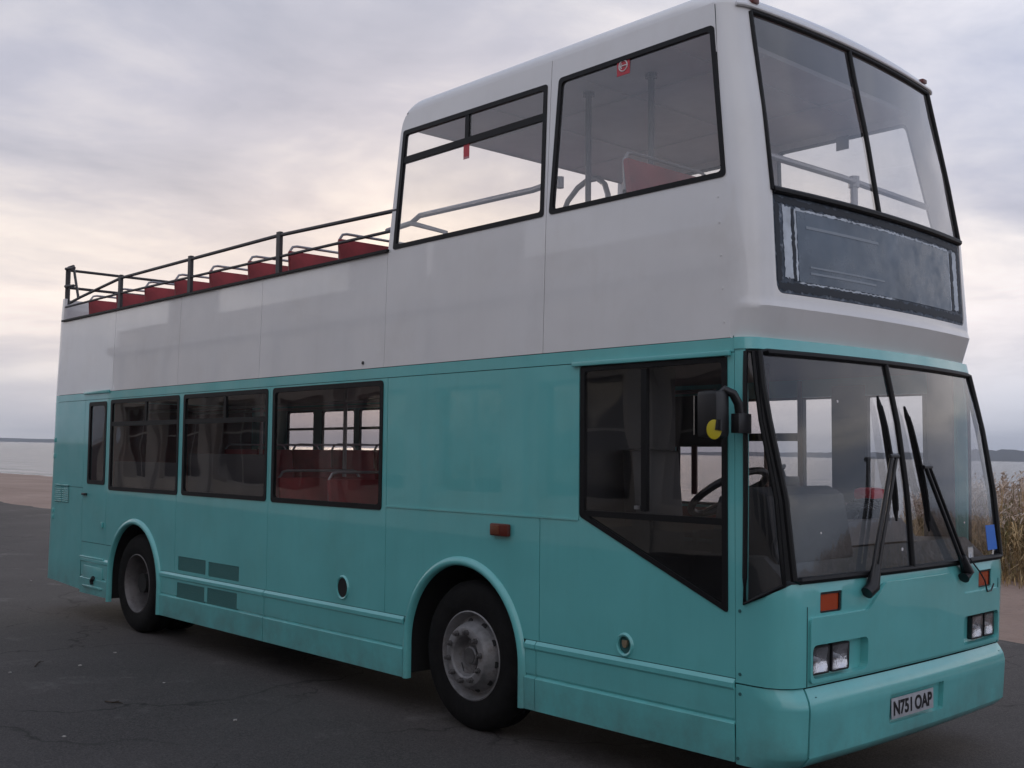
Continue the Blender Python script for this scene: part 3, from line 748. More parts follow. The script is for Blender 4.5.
g2.build('upper_windscreen_rubber', BLACK, bus)
MB().tube([front('upper', .012)(q, 4.292) for q in [-.05 + .1 * i for i in range(27)]], .012, 8).build('roof_gutter', WHITE, bus)
for q in (.27, 2.22):
    p = Vector(front('upper', .004)(q, 4.335)); MB().box(p - Vector((.05, .028, .012)), p + Vector((.006, .028, .016))).build('marker_lamp', REDL, bus, bevel=.006)
# roof
def quart(u): u = min(max(u, 0), 1); return math.sqrt(1 - (1 - u) ** 2)
ys = sorted(set([.066 + .16 * (1 - math.cos(math.pi / 2 * i / 8)) for i in range(9)] + [.23 + i * (2.04 / 16) for i in range(17)] + [2.434 - .16 * (1 - math.cos(math.pi / 2 * i / 8)) for i in range(9)]))
def xfr(y):
    yy = min(y, 2.5 - y); P = PROF['upper']; z = 4.30; xf = interp(P['xf'], z); r = interp(P['r'], z); bow = .09; y0 = yi(z)
    fr = lambda t: xf + bow * (1 - ((t - 1.25) / 1.25) ** 2)
    if yy >= y0 + r: return fr(yy)
    xc = fr(y0 + r); c = max(0, (y0 + r - yy)) / r
    return xc - r + r * math.sqrt(max(0, 1 - min(1, c) ** 2))
ts = [0, .002, .005, .009, .014, .02, .028, .038, .06, .1, .15, .3, .45, .6, .75] + [.8 + .2 * (math.sin(math.pi / 2 * i / 12)) for i in range(13)]
vs = []; fs = []
for y in ys:
    xf_ = xfr(y)
    for t in ts:
        x = -2.96 + (xf_ + 2.96) * t
        dr = x + 2.96
        hs = quart((min(y, 2.5 - y) - .066) / .14); hf = quart((xf_ - x) / .26); hr = .25 + .75 * quart(dr / .11)
        vs.append((x, y, 4.299 + (.108 * hs + .03 * (1 - ((y - 1.25) / 1.2) ** 2)) * hf * hr))
k = len(ts)
for i in range(len(ys) - 1):
    for j in range(k - 1): fs.append((i * k + j, i * k + j + 1, (i + 1) * k + j + 1, (i + 1) * k + j))
rf = MB().add(vs, fs, True)
rf.add([vs[i * k] for i in range(len(ys))] + [(-2.96, ys[-1], 4.18), (-2.96, ys[0], 4.18)], [tuple(range(len(ys) + 2))])
rf.build('canopy_roof', WHITE, bus, ang=40)
box((-2.975, .09, 4.195), (-.28, 2.41, 4.225), 'canopy_ceiling', CEIL)
cl_ = MB()
for x in (-2.2, -1.35, -.6): cl_.box((x - .015, .10, 4.187), (x + .015, 2.4, 4.196))
cl_.box((-2.9, .7, 4.187), (-.3, .72, 4.1955)).box((-2.9, 1.78, 4.187), (-.3, 1.8, 4.1955)).build('ceiling_strips', CEIL, bus)

# --- nearside
NW = [rr(-8.55, 1.42, -7.93, 2.31), rr(-7.77, 1.42, -7.08, 2.31), rr(-7.0, 1.42, -6.2, 2.31), rr(-6.08, 1.42, -4.7, 2.31), rr(-4.58, 1.42, -3.2, 2.31), rr(-3.1, 1.42, -2.5, 2.31), rr(-2.4, 1.42, -1.205, 2.26, .01)]
DR = R4(-1.195, .34, -.20, 2.255)
panel(R4(-9.42, .25, -.003, 2.432), NW + [DR, archF, archR], 'nearside_panel', TEAL, near, t=.03, inward=INF)
UN1 = rpoly([(-2.95, 3.32), (-1.47, 3.32), (-1.48, 4.15), (-2.95, 4.15)], .05); UN2 = rpoly([(-1.37, 3.32), (-.12, 3.32), (-.30, 4.15), (-1.37, 4.15)], .05)
panel([(-9.42, 2.437), (-.01, 2.437)] + xs_edge[1:] + [(-2.90, 4.30), (-3.0, 4.2), (-3.07, 3.285), (-9.42, 3.285)], [UN1, UN2], 'nearside_panel', WHITE, near, t=.03, inward=INF)
for p_, g_, mem in [(NW[i], GLASSD, [(min(a for a, b in NW[i]) + .03, 2.075, max(a for a, b in NW[i]) - .03, 2.105)] if i != 6 else [(-2.37, 1.93, -1.225, 1.99)]) for i in range(7)] + [(UN1, GLASS, []), (UN2, GLASS, [])]:
    window(p_, near, 0, g_, mem, fw=.02, inward=INF, s=-1)
dr_ = sheet('entrance_door', R4(-1.193, .345, -.202, 2.253), [R4(-1.175, .75, -.93, 2.24), R4(-.65, .75, -.235, 2.24)], near, DASH, bus, t=.04, step=.4, inward=INF)
for a, b in ((-1.175, -.93), (-.65, -.235)): sheet('door_glass', R4(a, .75, b, 2.24), [], shift(near, -.02), GLASSD, dr_, t=0, step=.4, inward=INF)
sheet('nearside_edge_trim', R4(-9.42, 3.284, -3.09, 3.303), [], near, BLACK, bus, t=.04, step=.5, inward=INF)

# --- rear
def rear(q, z):
    """q runs from the offside corner across the back"""
    if q > 1.25: p = rear(2.5 - q, z); return (p[0], 2.5 - p[1], z)
    xr = -9.59 - .07 * max(0, 2.4 - z) / 2 + .02 * max(0, z - 2.4); y0 = yi(z); r = .10
    d = q + .2
    L1 = -9.42 - (xr + r); L2 = r * math.pi / 2
    if q >= .15: return (xr, q, z)
    d = (q + .2) / .35 * (L1 + L2 + .15 - y0 - r)
    if d < L1: return (-9.42 - d, y0, z)
    if d < L1 + L2: a = (d - L1) / r; return (xr + r - r * math.sin(a), y0 + r - r * math.cos(a), z)
    return (xr, y0 + r + d - L1 - L2, z)
RIN = lambda p: (Vector((-7.5, 1.25, 2)) - p).normalized()
rpan = sheet('rear_panel', R4(-.2, .345, 2.7, 2.432), [], rear, TEAL, bus, t=.02, step=.06, inward=RIN)
sheet('rear_panel', R4(-.2, 2.437, 2.7, 3.56), [], rear, WHITE, bus, t=.03, step=.06, inward=RIN)
for q in (.12, 2.28):
    c = Vector(rear(q + .05, 1.0)) + Vector((-.01, 0, 0)); MB().box(c - Vector((.02, .06, .16)), c + Vector((.005, .06, .16))).build('tail_lamp', REDL, bus, bevel=.01)
c = Vector(rear(1.25, .9)); MB().box(c - Vector((.012, .75, .4)), c + Vector((-.002, .75, .5))).build('engine_cover', TEAL, bus, bevel=.004)

# --- rails round the open deck
rl = MB()
def rails(y):
    rl.tube([(-9.30, y, 3.50), (-9.0, y, 3.535), (-7.91, y, 3.632), (-4.69, y, 3.637), (-3.02, y, 3.59)], .0155, 8)
    rl.tube([(-9.42, y, 3.46), (-7.9, y, 3.47), (-3.02, y, 3.445)], .012, 8)
rails(.045); rails(2.455)
for y in (.045, 2.455):
    for x in (-7.91, -6.31, -4.69):
        rl.box((x - .028, y - .016, 3.29), (x + .028, y + .016, 3.665))
    rl.tube([(-9.47, y + (.03 if y < 1 else -.03), 3.5), (-9.47, y + (.03 if y < 1 else -.03), 3.93)], .028, 8)
    s = 1 if y < 1 else -1
    rl.tube([(-9.47, y + .03 * s, 3.93), (-9.40, y + .06 * s, 3.95), (-9.22, y + .06 * s, 3.56)], .015, 8)
for z in (3.905, 3.70): rl.tube([(-9.22, .05, z - .01), (-9.42, .03, z), (-9.5, .1, z), (-9.5, 2.4, z), (-9.42, 2.47, z), (-9.22, 2.45, z - .01)], .017, 8)
rl.build('deck_rails', RAIL, bus)

# --- seats
def make_seat():
    s_ = MB()
    bk = [(-.05, 0), (-.06, .02), (-.135, .58), (-.13, .60), (-.095, .60), (-.02, .06), (.38, .07), (.40, .04), (.38, -.01)]
    s_.prism([(a, b) for a, b in bk], 1, 0, .86)
    o = s_.build('bench_seat', REDS, bus, bevel=.012)
    MB().tube([(-.142, .03, .42), (-.15, .03, .60), (-.15, .06, .645), (-.15, .10, .655), (-.15, .76, .655), (-.15, .80, .645), (-.15, .83, .60), (-.142, .83, .42)], .011, 8).build('grab_handle', TUBEG, o)
    MB().box((0, .08, -.40), (.04, .12, -.01)).box((.30, .08, -.40), (.34, .12, -.01)).box((0, .74, -.40), (.04, .78, -.01)).box((.30, .74, -.40), (.34, .78, -.01)).build('seat_legs', STEEL, o)
    return o
proto = make_seat(); used = False
def seat(x, y, z):
    global used
    if not used: o = proto; used = True
    else:
        o = proto.copy(); COL.objects.link(o); o.parent = bus
        for ch in proto.children:
            c = ch.copy(); COL.objects.link(c); c.parent = o
    o.location = (x, y, z)
for x in (-3.75, -4.50, -5.18, -5.90, -6.62, -7.30, -8.0, -8.75):
    seat(x, .09, 2.90); seat(x, 1.55, 2.90)
seat(-.74, .10, 2.97); seat(-1.05, 1.55, 2.97); seat(-1.85, 1.55, 2.97)
for x in (-3.8, -4.55, -5.3, -6.05, -6.8, -7.55, -8.3): seat(x, 1.57, 1.24)
for x in (-3.8, -4.55): seat(x, .07, 1.0)
seat(-2.4, 1.57, 1.24)

# --- inside
box((-9.4, .05, 2.385), (-.02, 2.45, 2.415), 'upper_floor', FLOOR)
box((-9.4, .47, .71), (.1, 2.03, .76), 'lower_floor', FLOOR)
li = MB().box((-9.4, 2.445, 1.15), (-1.25, 2.458, 1.40)).box((-9.4, .042, 1.16), (-3.05, .055, 1.39))
li.build('side_lining', REDB, bus)
box((-9.4, .05, .92), (-9.36, 2.45, 2.38), 'rear_bulkhead', REDB)
box((-3.02, .06, .76), (-2.98, .85, 2.38), 'stair_panel', LINING); box((-2.98, .82, .76), (-1.2, .86, 2.38), 'stair_panel', LINING)
box((-1.20, .05, .76), (-1.16, .94, 2.38), 'cab_partition', BLACKP)
MB().box((-7.93, .05, 1.40), (-6.38, .06, 1.70)).build('window_blanking_panel', BLANK, bus); MB().box((-6.26, .05, 1.40), (-4.75, .06, 1.79)).build('window_blanking_panel', BLANK, bus)
po = MB()
for x, y in ((-3.5, .95), (-5.0, .95), (-6.5, .95), (-4.3, 1.55), (-5.9, 1.55)): po.tube([(x, y, .76), (x, y, 2.385)], .017, 8)
po.tube([(-9.2, .95, 2.27), (-1.3, .95, 2.27)], .015, 8).tube([(-9.2, 1.55, 2.27), (-1.3, 1.55, 2.27)], .015, 8)
po.build('lower_poles', TUBEG, bus)
box((-1.218, 2.447, .8), (-1.182, 2.455, 2.38), 'door_post', BROWN)
box((-.93, 2.448, .8), (-.66, 2.455, 2.33), 'door_centre_panel', DASH)
# cab
box((-2.42, 2.446, 1.885), (-1.74, 2.456, 2.30), 'window_header_panel', BLACKP)
box((-2.215, 2.44, 1.5), (-2.165, 2.458, 1.9), 'window_post', BROWN)
box((-.19, 2.44, .9), (-.01, 2.456, 2.40), 'corner_lining', LINING)
d = MB(); 
d.prism([(-.28, 1.28), (-.22, 1.60), (.0, 1.655), (.10, 1.61), (.16, 1.25)], 1, .14, .90)
d.build('instrument_binnacle', BINN, bus, bevel=.03)
d = MB().prism([(-.4, .9), (-.35, 1.28), (.10, 1.30), (.22, 1.19), (.24, .8)], 1, .10, 2.38); d.build('dashboard', DASH, bus, bevel=.02)
d = MB().prism([(-.30, 1.29), (-.28, 1.42), (-.02, 1.44), (.10, 1.31)], 1, .95, 1.75); d.build('dashboard_shelf', LINING, bus, bevel=.01)
d = MB().box((-.22, .62, 1.62), (-.12, .78, 1.70)).tube([(-.17, .70, 1.70), (-.17, .68, 1.74), (-.13, .64, 1.76)], .012); d.build('ticket_machine', BLACKP, bus, bevel=.004)
cen = Vector((-.47, .58, 1.60)); ax = Vector((-.55, 0, .84)).normalized(); e1 = Vector((0, 1, 0)); e2 = ax.cross(e1)
sw = MB().tube([cen + (e1 * math.cos(2 * math.pi * i / 32) + e2 * math.sin(2 * math.pi * i / 32)) * .24 for i in range(32)], .022, 8, closed=True)
for a in (90, 210, 330): sw.tube([cen - ax * .03, cen + (e1 * math.cos(R(a)) + e2 * math.sin(R(a))) * .23], .013, 6)
sw.tube([cen - ax * .02, cen - ax * .35], .03, 8).build('steering_wheel', BLACKP, bus)
ds = MB().box((-1.1, .40, 1.10), (-.62, .86, 1.22)).prism([(-1.12, 1.15), (-1.0, 1.2), (-1.06, 1.85), (-1.15, 1.85)], 1, .40, .86).box((-1.0, .5, .76), (-.75, .75, 1.1))
ds.build('driver_seat', BLACKP, bus, bevel=.03)
cp = MB().tube([(-.48, .98, .8), (-.48, .98, 2.38)], .018).tube([(-.48, .98, 1.5), (-.48, 2.1, 1.5)], .012)
cp.build('cab_rail', BROWN, bus)
cb = MB()
for i in range(7):
    a = i * .9; cb.tube([(-.05 + .06 * math.cos(a + t * .6), 1.25 + .04 * i - .1 + .09 * math.sin(t * .7 + a), 1.45 + .05 * abs(math.sin(t * .5 + a)) + .01 * i) for t in range(9)], .006, 5)
cb.build('loose_cable', BLACKP, bus)
rdp = MB().box((-.30, 1.60, 1.0), (-.12, 1.84, 1.57)); rdp.build('luggage_pen', BLACKP, bus, bevel=.08)
MB().box((-.28, 1.62, 1.54), (-.14, 1.80, 1.62)).build('luggage_pen_top', REDST, bus, bevel=.035)
# upper interior
r_ = MB().tube([(-.14, .12, 3.52), (-.12, 1.25, 3.525), (-.14, 2.38, 3.52)], .02).tube([(-.13, 1.42, 3.525), (-.13, 1.42, 2.45)], .024).tube([(-.13, 1.42, 3.49), (-.13, 1.42, 3.56)], .034)
r_.build('front_handrail', TUBEG, bus)
r_ = MB().tube([(-3.30, .15, 3.49), (-3.0, .15, 3.505), (-2.90, .15, 3.545), (-1.70, .15, 3.53), (-1.45, .15, 3.55)], .02)
r_.tube([(-3.0, .15, 3.505), (-2.6, .15, 3.38), (-2.5, .15, 2.6)], .02)
r_.tube([(-1.45, .15, 3.50), (-1.45, .15, 3.57)], .026)
r_.build('side_handrail', TUBEG, bus)
for x, y in ((-1.49, .45), (-.97, .47)): MB().tube([(x, y, 2.42), (x, y, 4.2)], .021).tube([(x, y, 4.17), (x, y, 4.197)], .04).build('standing_pole', POLE, bus)
MB().tube([(-2.34, 1.0, 3.3), (-2.29, 1.0, 3.56), (-2.22, 1.0, 3.68), (-2.12, 1.0, 3.76), (-2.02, 1.0, 3.80), (-1.92, 1.0, 3.795), (-1.85, 1.0, 3.74), (-1.82, 1.0, 3.66), (-1.80, 1.0, 3.2)], .021).build('stair_handrail', TUBEG, bus)
MB().box((-.80, 2.33, 4.03), (-.70, 2.335, 4.13)).build('notice_sticker', DASH, bus)
# --- mirror
mr = MB().box((-.115, -.235, 1.905), (.015, -.12, 2.145)).build('door_mirror', BLACKP, bus, bevel=.025)
ma = MB().tube([(-.03, -.15, 2.12), (.0, -.14, 2.15), (.025, -.11, 2.13), (.035, -.08, 2.08), (.035, -.06, 1.99)], .024, 10).box((.01, -.11, 1.93), (.06, .0, 2.03))
ma.build('mirror_arm', BLACKP, mr, bevel=.004)
MB().box((-.13, -.235, 1.92), (-.124, -.135, 2.12)).build('mirror_glass', CHROME, mr)
yk = MB()
pts = [(math.cos(R(a)) * .038, math.sin(R(a)) * .050) for a in range(0, 360, 15)]
th = Vector((.62, -.78, 0)); ev = Vector((.78, .62, 0)); cc = Vector((.005, -.243, 1.945))
n = len(pts); vs = [cc + ev * a + Vector((0, 0, b)) for a, b in pts] + [cc + ev * a + Vector((0, 0, b)) + th * .02 for a, b in pts]
yk.add(vs, [tuple(range(n - 1, -1, -1)), tuple(range(n, 2 * n))] + [(i, (i + 1) % n, n + (i + 1) % n, n + i) for i in range(n)])
yk.build('mirror_knob', YELLOW, mr, bevel=.006)
MB().tube([cc + ev * .02 + th * .022 + Vector((0, 0, .05)), cc + ev * .012 + th * .022 + Vector((0, 0, .0)), cc + ev * .03 + th * .022 + Vector((0, 0, -.004)), cc + ev * .030 + th * .022 + Vector((0, 0, .05))], .010, 6).build('knob_slot', BLACKP, mr)
mr.location = (.045, 0, 0)

# ------------------------------------------------------------------ the place
GX, GY = -.00915, -.00536      # the shore and the sea lie a hair off the level the bus stands on
def gh(x, y):
    d = math.hypot(x + 2, y) ; t = min(1, max(0, (d - 9) / 30)); t = t * t * (3 - 2 * t)
    return (GX * x + GY * y) * t
def gmat(name, build):
    m_ = bpy.data.materials.new(name); m_.use_nodes = True; t = m_.node_tree; b = t.nodes['Principled BSDF']
    co = t.nodes.new('ShaderNodeTexCoord').outputs['Object']
    def node(ty, **k):
        n = t.nodes.new(ty)
        for a, c in k.items():
            if a in n.inputs: n.inputs[a].default_value = c
            else: setattr(n, a, c)
        return n
    def noise(s, d=4, r=.5, src=co):
        n = node('ShaderNodeTexNoise', Scale=s, Detail=d, Roughness=r); t.links.new(src, n.inputs[0]); return n.outputs[0]
    def rng_(f, a, c, lo=0., hi=1.):
        n = node('ShaderNodeMapRange'); t.links.new(f, n.inputs[0])
        for i, v in enumerate((a, c, lo, hi)): n.inputs[i + 1].default_value = v
        return n.outputs[0]
    def mix(f, a, c, mode='MIX'):
        n = node('ShaderNodeMix', data_type='RGBA', blend_type=mode)
        for i, v in ((0, f), (6, a), (7, c)):
            if isinstance(v, (int, float)): n.inputs[i].default_value = v
            elif isinstance(v, tuple): n.inputs[i].default_value = (*v, 1)
            else: t.links.new(v, n.inputs[i])
        return n.outputs[2]
    def mul(a, c):
        n = node('ShaderNodeMath', operation='MULTIPLY')
        for i, v in enumerate((a, c)):
            if isinstance(v, (int, float)): n.inputs[i].default_value = v
            else: t.links.new(v, n.inputs[i])
        return n.outputs[0]
    def bump(h_, st, dist, prev=None):
        n = node('ShaderNodeBump', Strength=st, Distance=dist); t.links.new(h_, n.inputs['Height'])
        if prev: t.links.new(prev, n.inputs['Normal'])
        return n.outputs[0]
    build(t, b, co, node, noise, rng_, mix, mul, bump)
    return m_
def asphalt(t, b, co, node, noise, rng_, mix, mul, bump):
    c = mix(rng_(noise(.35, 5, .6), .35, .65), (.036, .032, .032), (.064, .056, .055))
    c = mix(rng_(noise(1.6, 6, .7), .55, .8, 0, .5), c, (.028, .025, .027))
    v = node('ShaderNodeTexVoronoi', Scale=140.); t.links.new(co, v.inputs[0])
    c = mix(rng_(v.outputs['Color'], .3, 1., 0, .7), c, (.13, .118, .11))
    # worn pale smudges
    c = mix(mul(rng_(noise(.9, 7, .75), .57, .68), .55), c, (.16, .145, .14))
    # hairline cracks
    dn = node('ShaderNodeTexNoise', Scale=.9, Detail=5.); t.links.new(co, dn.inputs[0])
    vm = node('ShaderNodeVectorMath', operation='MULTIPLY_ADD'); t.links.new(dn.outputs['Color'], vm.inputs[0]); vm.inputs[1].default_value = (1.6, 1.6, 0); t.links.new(co, vm.inputs[2])
    w_ = node('ShaderNodeTexVoronoi', feature='DISTANCE_TO_EDGE', Scale=.38); t.links.new(vm.outputs[0], w_.inputs[0])
    ck = rng_(w_.outputs['Distance'], .0, .006, .85, 0); ck = mul(ck, rng_(noise(.5, 3), .38, .52))
    c = mix(ck, c, (.014, .012, .012))
    t.links.new(c, b.inputs['Base Color']); b.inputs['Roughness'].default_value = .82; b.inputs['Specular IOR Level'].default_value = .25
    n1 = bump(v.outputs['Distance'], .5, .004); n1 = bump(noise(.7, 3), 1, .02, n1); t.links.new(n1, b.inputs['Normal'])
def sand(t, b, co, node, noise, rng_, mix, mul, bump):
    c = mix(rng_(noise(.25, 6, .6), .35, .65), (.27, .185, .145), (.36, .255, .205))
    c = mix(rng_(noise(3.0, 8, .75), .5, .75, 0, .5), c, (.22, .16, .135))
    c = mix(mul(rng_(noise(9, 6, .7), .60, .70), .8), c, (.10, .075, .06))
    t.links.new(c, b.inputs['Base Color']); b.inputs['Roughness'].default_value = .95
    n1 = bump(noise(2.2, 5, .6), 1, .12); n1 = bump(noise(30, 5, .6), .6, .02, n1); t.links.new(n1, b.inputs['Normal'])
def water(t, b, co, node, noise, rng_, mix, mul, bump):
    b.inputs['Base Color'].default_value = (.05, .065, .075, 1); b.inputs['Roughness'].default_value = .12; b.inputs['IOR'].default_value = 1.33
    mp = node('ShaderNodeMapping'); mp.inputs['Rotation'].default_value = (0, 0, R(-25)); mp.inputs['Scale'].default_value = (.45, 1.3, 1); t.links.new(co, mp.inputs[0])
    n1 = bump(noise(1.1, 5, .6, mp.outputs[0]), 1, .55); n1 = bump(noise(.16, 4, .5, mp.outputs[0]), 1, 1.6, n1); t.links.new(n1, b.inputs['Normal'])
ASPH = gmat('asphalt', asphalt); SAND = gmat('beach_sand', sand); SEA = gmat('sea_water', water)
HILL = mat('far_woodland', (.07, .075, .085), .9, var=.2, vscale=.01)

def grid_sheet(name, xs, ys, zf, m_, keep=None):
    vs = [(x, y, zf(x, y)) for y in ys for x in xs]; k = len(xs)
    fs = [(j * k + i, j * k + i + 1, (j + 1) * k + i + 1, (j + 1) * k + i) for j in range(len(ys) - 1) for i in range(k - 1)]
    o = MB().add(vs, fs, True).build(name, m_); o['kind'] = 'structure'; return o
def spread(a, b, n, p=1.0): return [a + (b - a) * (i / n) for i in range(n + 1)]
# sea: one sheet out to the horizon, its level tilted with the shore
sx = [-5000, -3500, -2000, -1000, -500, -250, -120, -60, 0, 60, 150, 400, 1000, 2500, 5000]
grid_sheet('sea', sx, [-5000, -2500, -1000, -300, -100, 0, 50, 120, 300, 800, 2000, 3500, 5000], lambda x, y: GX * x + GY * y - .55, SEA)
# the beach runs under the tarmac and slopes below the water beyond the shore line
SHORE = [(-400, 0), (-160, 12), (-82, 22.5), (-40, 27), (-16, 31.5), (0, 34), (30, 37), (90, 40), (400, 44)]
def shore(x): return interp(SHORE, x)
def land(x, y):
    s_ = shore(x) - y; d = max(-1.6, min(0, -.55 + s_ * .030)) if s_ < 18.4 else 0
    d = -.55 + s_ * .03 if s_ < 18 else -.01
    bumpy = .02 * math.sin(x * 1.3 + y * .7) * math.sin(y * 1.9 - x * .4) if 0 < s_ and y > 11 else 0
    return gh(x, y) + max(-1.5, min(-.01, d)) + bumpy * (1 if y > 13 else .3)
lx = [-400, -250, -160, -120] + spread(-90, 40, 65) + [60, 100, 200, 400]
ly = [-400, -200, -100, -60, -40, -25, -15, -8, -4, 0, 4] + spread(6, 50, 44) + [60, 80]
grid_sheet('beach', lx, ly, land, SAND)
# tarmac with an uneven edge towards the beach
EDGE = [(-300, 2.0), (-90, 6.5), (-60, 4.6), (-36, 6.3), (-28, 7.0), (-20, 7.6), (-10, 7.3), (-4, 6.75), (-1.4, 6.55), (4, 6.3), (60, 5.0), (300, 2)]
rg = random.Random(5); xs_ = []
x = -60.0
while x < 30: xs_.append(x); x += .22
xs_ = [-300, -200, -120, -90, -75] + xs_ + [40, 60, 120, 300]
ed = [interp(EDGE, x) + rg.uniform(-.05, .05) + .12 * math.sin(x * .9) + .08 * math.sin(x * 2.7 + 1) for x in xs_]
rows = [-300, -150, -80, -40, -25, -16, -10, -6, -3, 0, 3]
vs = []; k = len(xs_); fs = []
for y in rows:
    for x in xs_: vs.append((x, y, gh(x, y) + .006))
for x, e in zip(xs_, ed): vs.append((x, e, gh(x, e) + .004))
for x, e in zip(xs_, ed): vs.append((x, e + .06, gh(x, e) - .03))
for j in range(len(rows) + 1):
    for i in range(k - 1): fs.append((j * k + i, j * k + i + 1, (j + 1) * k + i + 1, (j + 1) * k + i))
tar = MB().add(vs, fs, True).build('tarmac', ASPH); tar['kind'] = 'structure'
for v in tar.data.vertices: pass

# far shore: a low spit to the left, a wooded headland to the right
def far_land(name, pts, depth=220, step=14, seed=1):
    """pts: (azimuth px, base distance, height) converted to real ground positions"""
    rg = random.Random(seed); mb = MB(); top = []
    for (px, D, h_), (px2, D2, h2) in zip(pts, pts[1:]):
        n = max(1, int(abs(px2 - px) / step))
        for i in range(n): t = i / n; top.append((px + (px2 - px) * t, D + (D2 - D) * t, (h_ + (h2 - h_) * t)))
    top.append(pts[-1]); vs = []
    for px, D, h_ in top:
        dr = (FWD * 1109.1 + RGT * (px - 512)); dr.z = 0; dr.normalize()
        a = CAM + dr * D; b = CAM + dr * (D + depth)
        h2 = h_ * (1 + rg.uniform(-.10, .10)) + rg.uniform(-.4, .4) * min(1, h_ / 3)
        lv = lambda p: GX * p.x + GY * p.y
        vs += [(a.x, a.y, lv(a) - 2.5), (a.x + dr.x * depth * .1, a.y + dr.y * depth * .1, lv(a) + max(.1, h2)), (b.x, b.y, lv(b) + max(.1, h2 * .8)), (b.x, b.y, lv(b) - 2.5)]
    k = 4; fs = []
    for i in range(len(top) - 1):
        for j in range(3): fs.append((i * k + j, (i + 1) * k + j, (i + 1) * k + j + 1, i * k + j + 1))
    o = mb.add(vs, fs).build(name, HILL); o['kind'] = 'structure'; return o
far_land('spit', [(-500, 2600, 7.5), (-100, 2600, 7.6), (60, 2600, 7.0), (130, 2600, 5), (200, 2600, .5)], step=25, seed=2)
far_land('headland', [(660, 2300, .5), (700, 2300, 6), (800, 2300, 9), (860, 2200, 11), (900, 2200, 12), (930, 2100, 14), (960, 2050, 17), (985, 2000, 19), (1005, 2000, 17.5), (1060, 2000, 18), (1150, 2000, 22), (1300, 2000, 18), (1600, 2000, 16)], step=5, seed=4)

# ------------------------------------------------------------------ reeds
def reed_mats():
    return [mat('reed_straw', (.42, .29, .14), .8, var=.45, vscale=1.5), mat('reed_green', (.22, .18, .07), .8, var=.4, vscale=2), mat('reed_plume', (.60, .49, .41), .95, var=.3, vscale=3)]
RM = reed_mats()
rg = random.Random(21); V = []; Fc = []; MI = []
def quad(a, b, c, d, mi):
    o = len(V); V.extend((a, b, c, d)); Fc.append((o, o + 1, o + 2, o + 3)); MI.append(mi)
def bed_front(x): return interp([(-9, 17.5), (-6.5, 13.6), (-4.9, 12.3), (-3.7, 11.9), (0, 11.2), (6, 10.6), (14, 10.5)], x)
cnt = 0
while cnt < 9500:
    x = rg.uniform(-8.5, 14.0); y0 = bed_front(x); depth = min(9, 2 + (x + 8.8) * 1.4)
    y = y0 + depth * rg.random() ** 1.5
    if x < -6 and rg.random() > (x + 8.8) / 2.8: continue
    cnt += 1
    z = land(x, y) - .02; fade = min(1, .45 + (x + 8.5) * .13) 
    H = min(1.42, rg.gauss(1.27, .15)) * fade
    if y - y0 < .5: H *= rg.uniform(.3, .8)
    if rg.random() < .3: H *= rg.uniform(.4, .8)
    H = max(.25, H)
    la = rg.uniform(0, 6.28); ln = rg.uniform(.02, .16) * H; base = Vector((x, y, z))
    wd = .0045 + .003 * rg.random(); wa = rg.uniform(0, 3.14); wv = Vector((math.cos(wa), math.sin(wa), 0)) * wd
    mi = 0 if rg.random() < .72 else 1
    pt = [base + Vector((math.cos(la) * ln * t * t, math.sin(la) * ln * t * t, H * t)) for t in (0, .5, .8, 1)]
    for i in range(3): quad(pt[i] - wv, pt[i] + wv, pt[i + 1] + wv * .8, pt[i + 1] - wv * .8, mi)
    for q in range(rg.randint(2, 5)):
        t = rg.uniform(.12, .8); p = base.lerp(pt[3], t); a = rg.uniform(0, 6.28); L = rg.uniform(.2, .45); o = Vector((math.cos(a), math.sin(a), 0)); s_ = Vector((-o.y, o.x, 0)) * .009
        m1 = p + o * L * .45 + Vector((0, 0, L * .5)); m2 = p + o * L + Vector((0, 0, L * rg.uniform(.1, .5)))
        quad(p - s_ * .6, p + s_ * .6, m1 + s_, m1 - s_, mi); quad(m1 - s_, m1 + s_, m2 + s_ * .1, m2 - s_ * .1, mi)
    if H > .8 and rg.random() < .8:
        dv = (pt[3] - pt[2]).normalized(); wnd = Vector((.55, -.2, 0))
        for q in range(13):
            u = q / 12; p = pt[3] + dv * (u * .26 - .05); a = rg.uniform(0, 6.28); o = (Vector((math.cos(a), math.sin(a), 0)) * .6 + wnd * .6); L = .12 * (1 - u * .6)
            e = p + o * L + Vector((0, 0, L * rg.uniform(.2, .9))); s_ = Vector((rg.uniform(-1, 1), rg.uniform(-1, 1), rg.uniform(-.4, .4))) * .017
            quad(p - s_ * .5, p + s_ * .5, e + s_, e - s_, 2)
me = bpy.data.meshes.new('reed_bed'); me.from_pydata(V, [], Fc)
for m_ in RM: me.materials.append(m_)
me.polygons.foreach_set('material_index', MI); me.update()
ro = bpy.data.objects.new('reed_bed', me); COL.objects.link(ro); ro['kind'] = 'stuff'
ro['label'] = 'bed of dry brown reeds with pale feathery plumes on the sand beyond the bus'; ro['category'] = 'reeds'
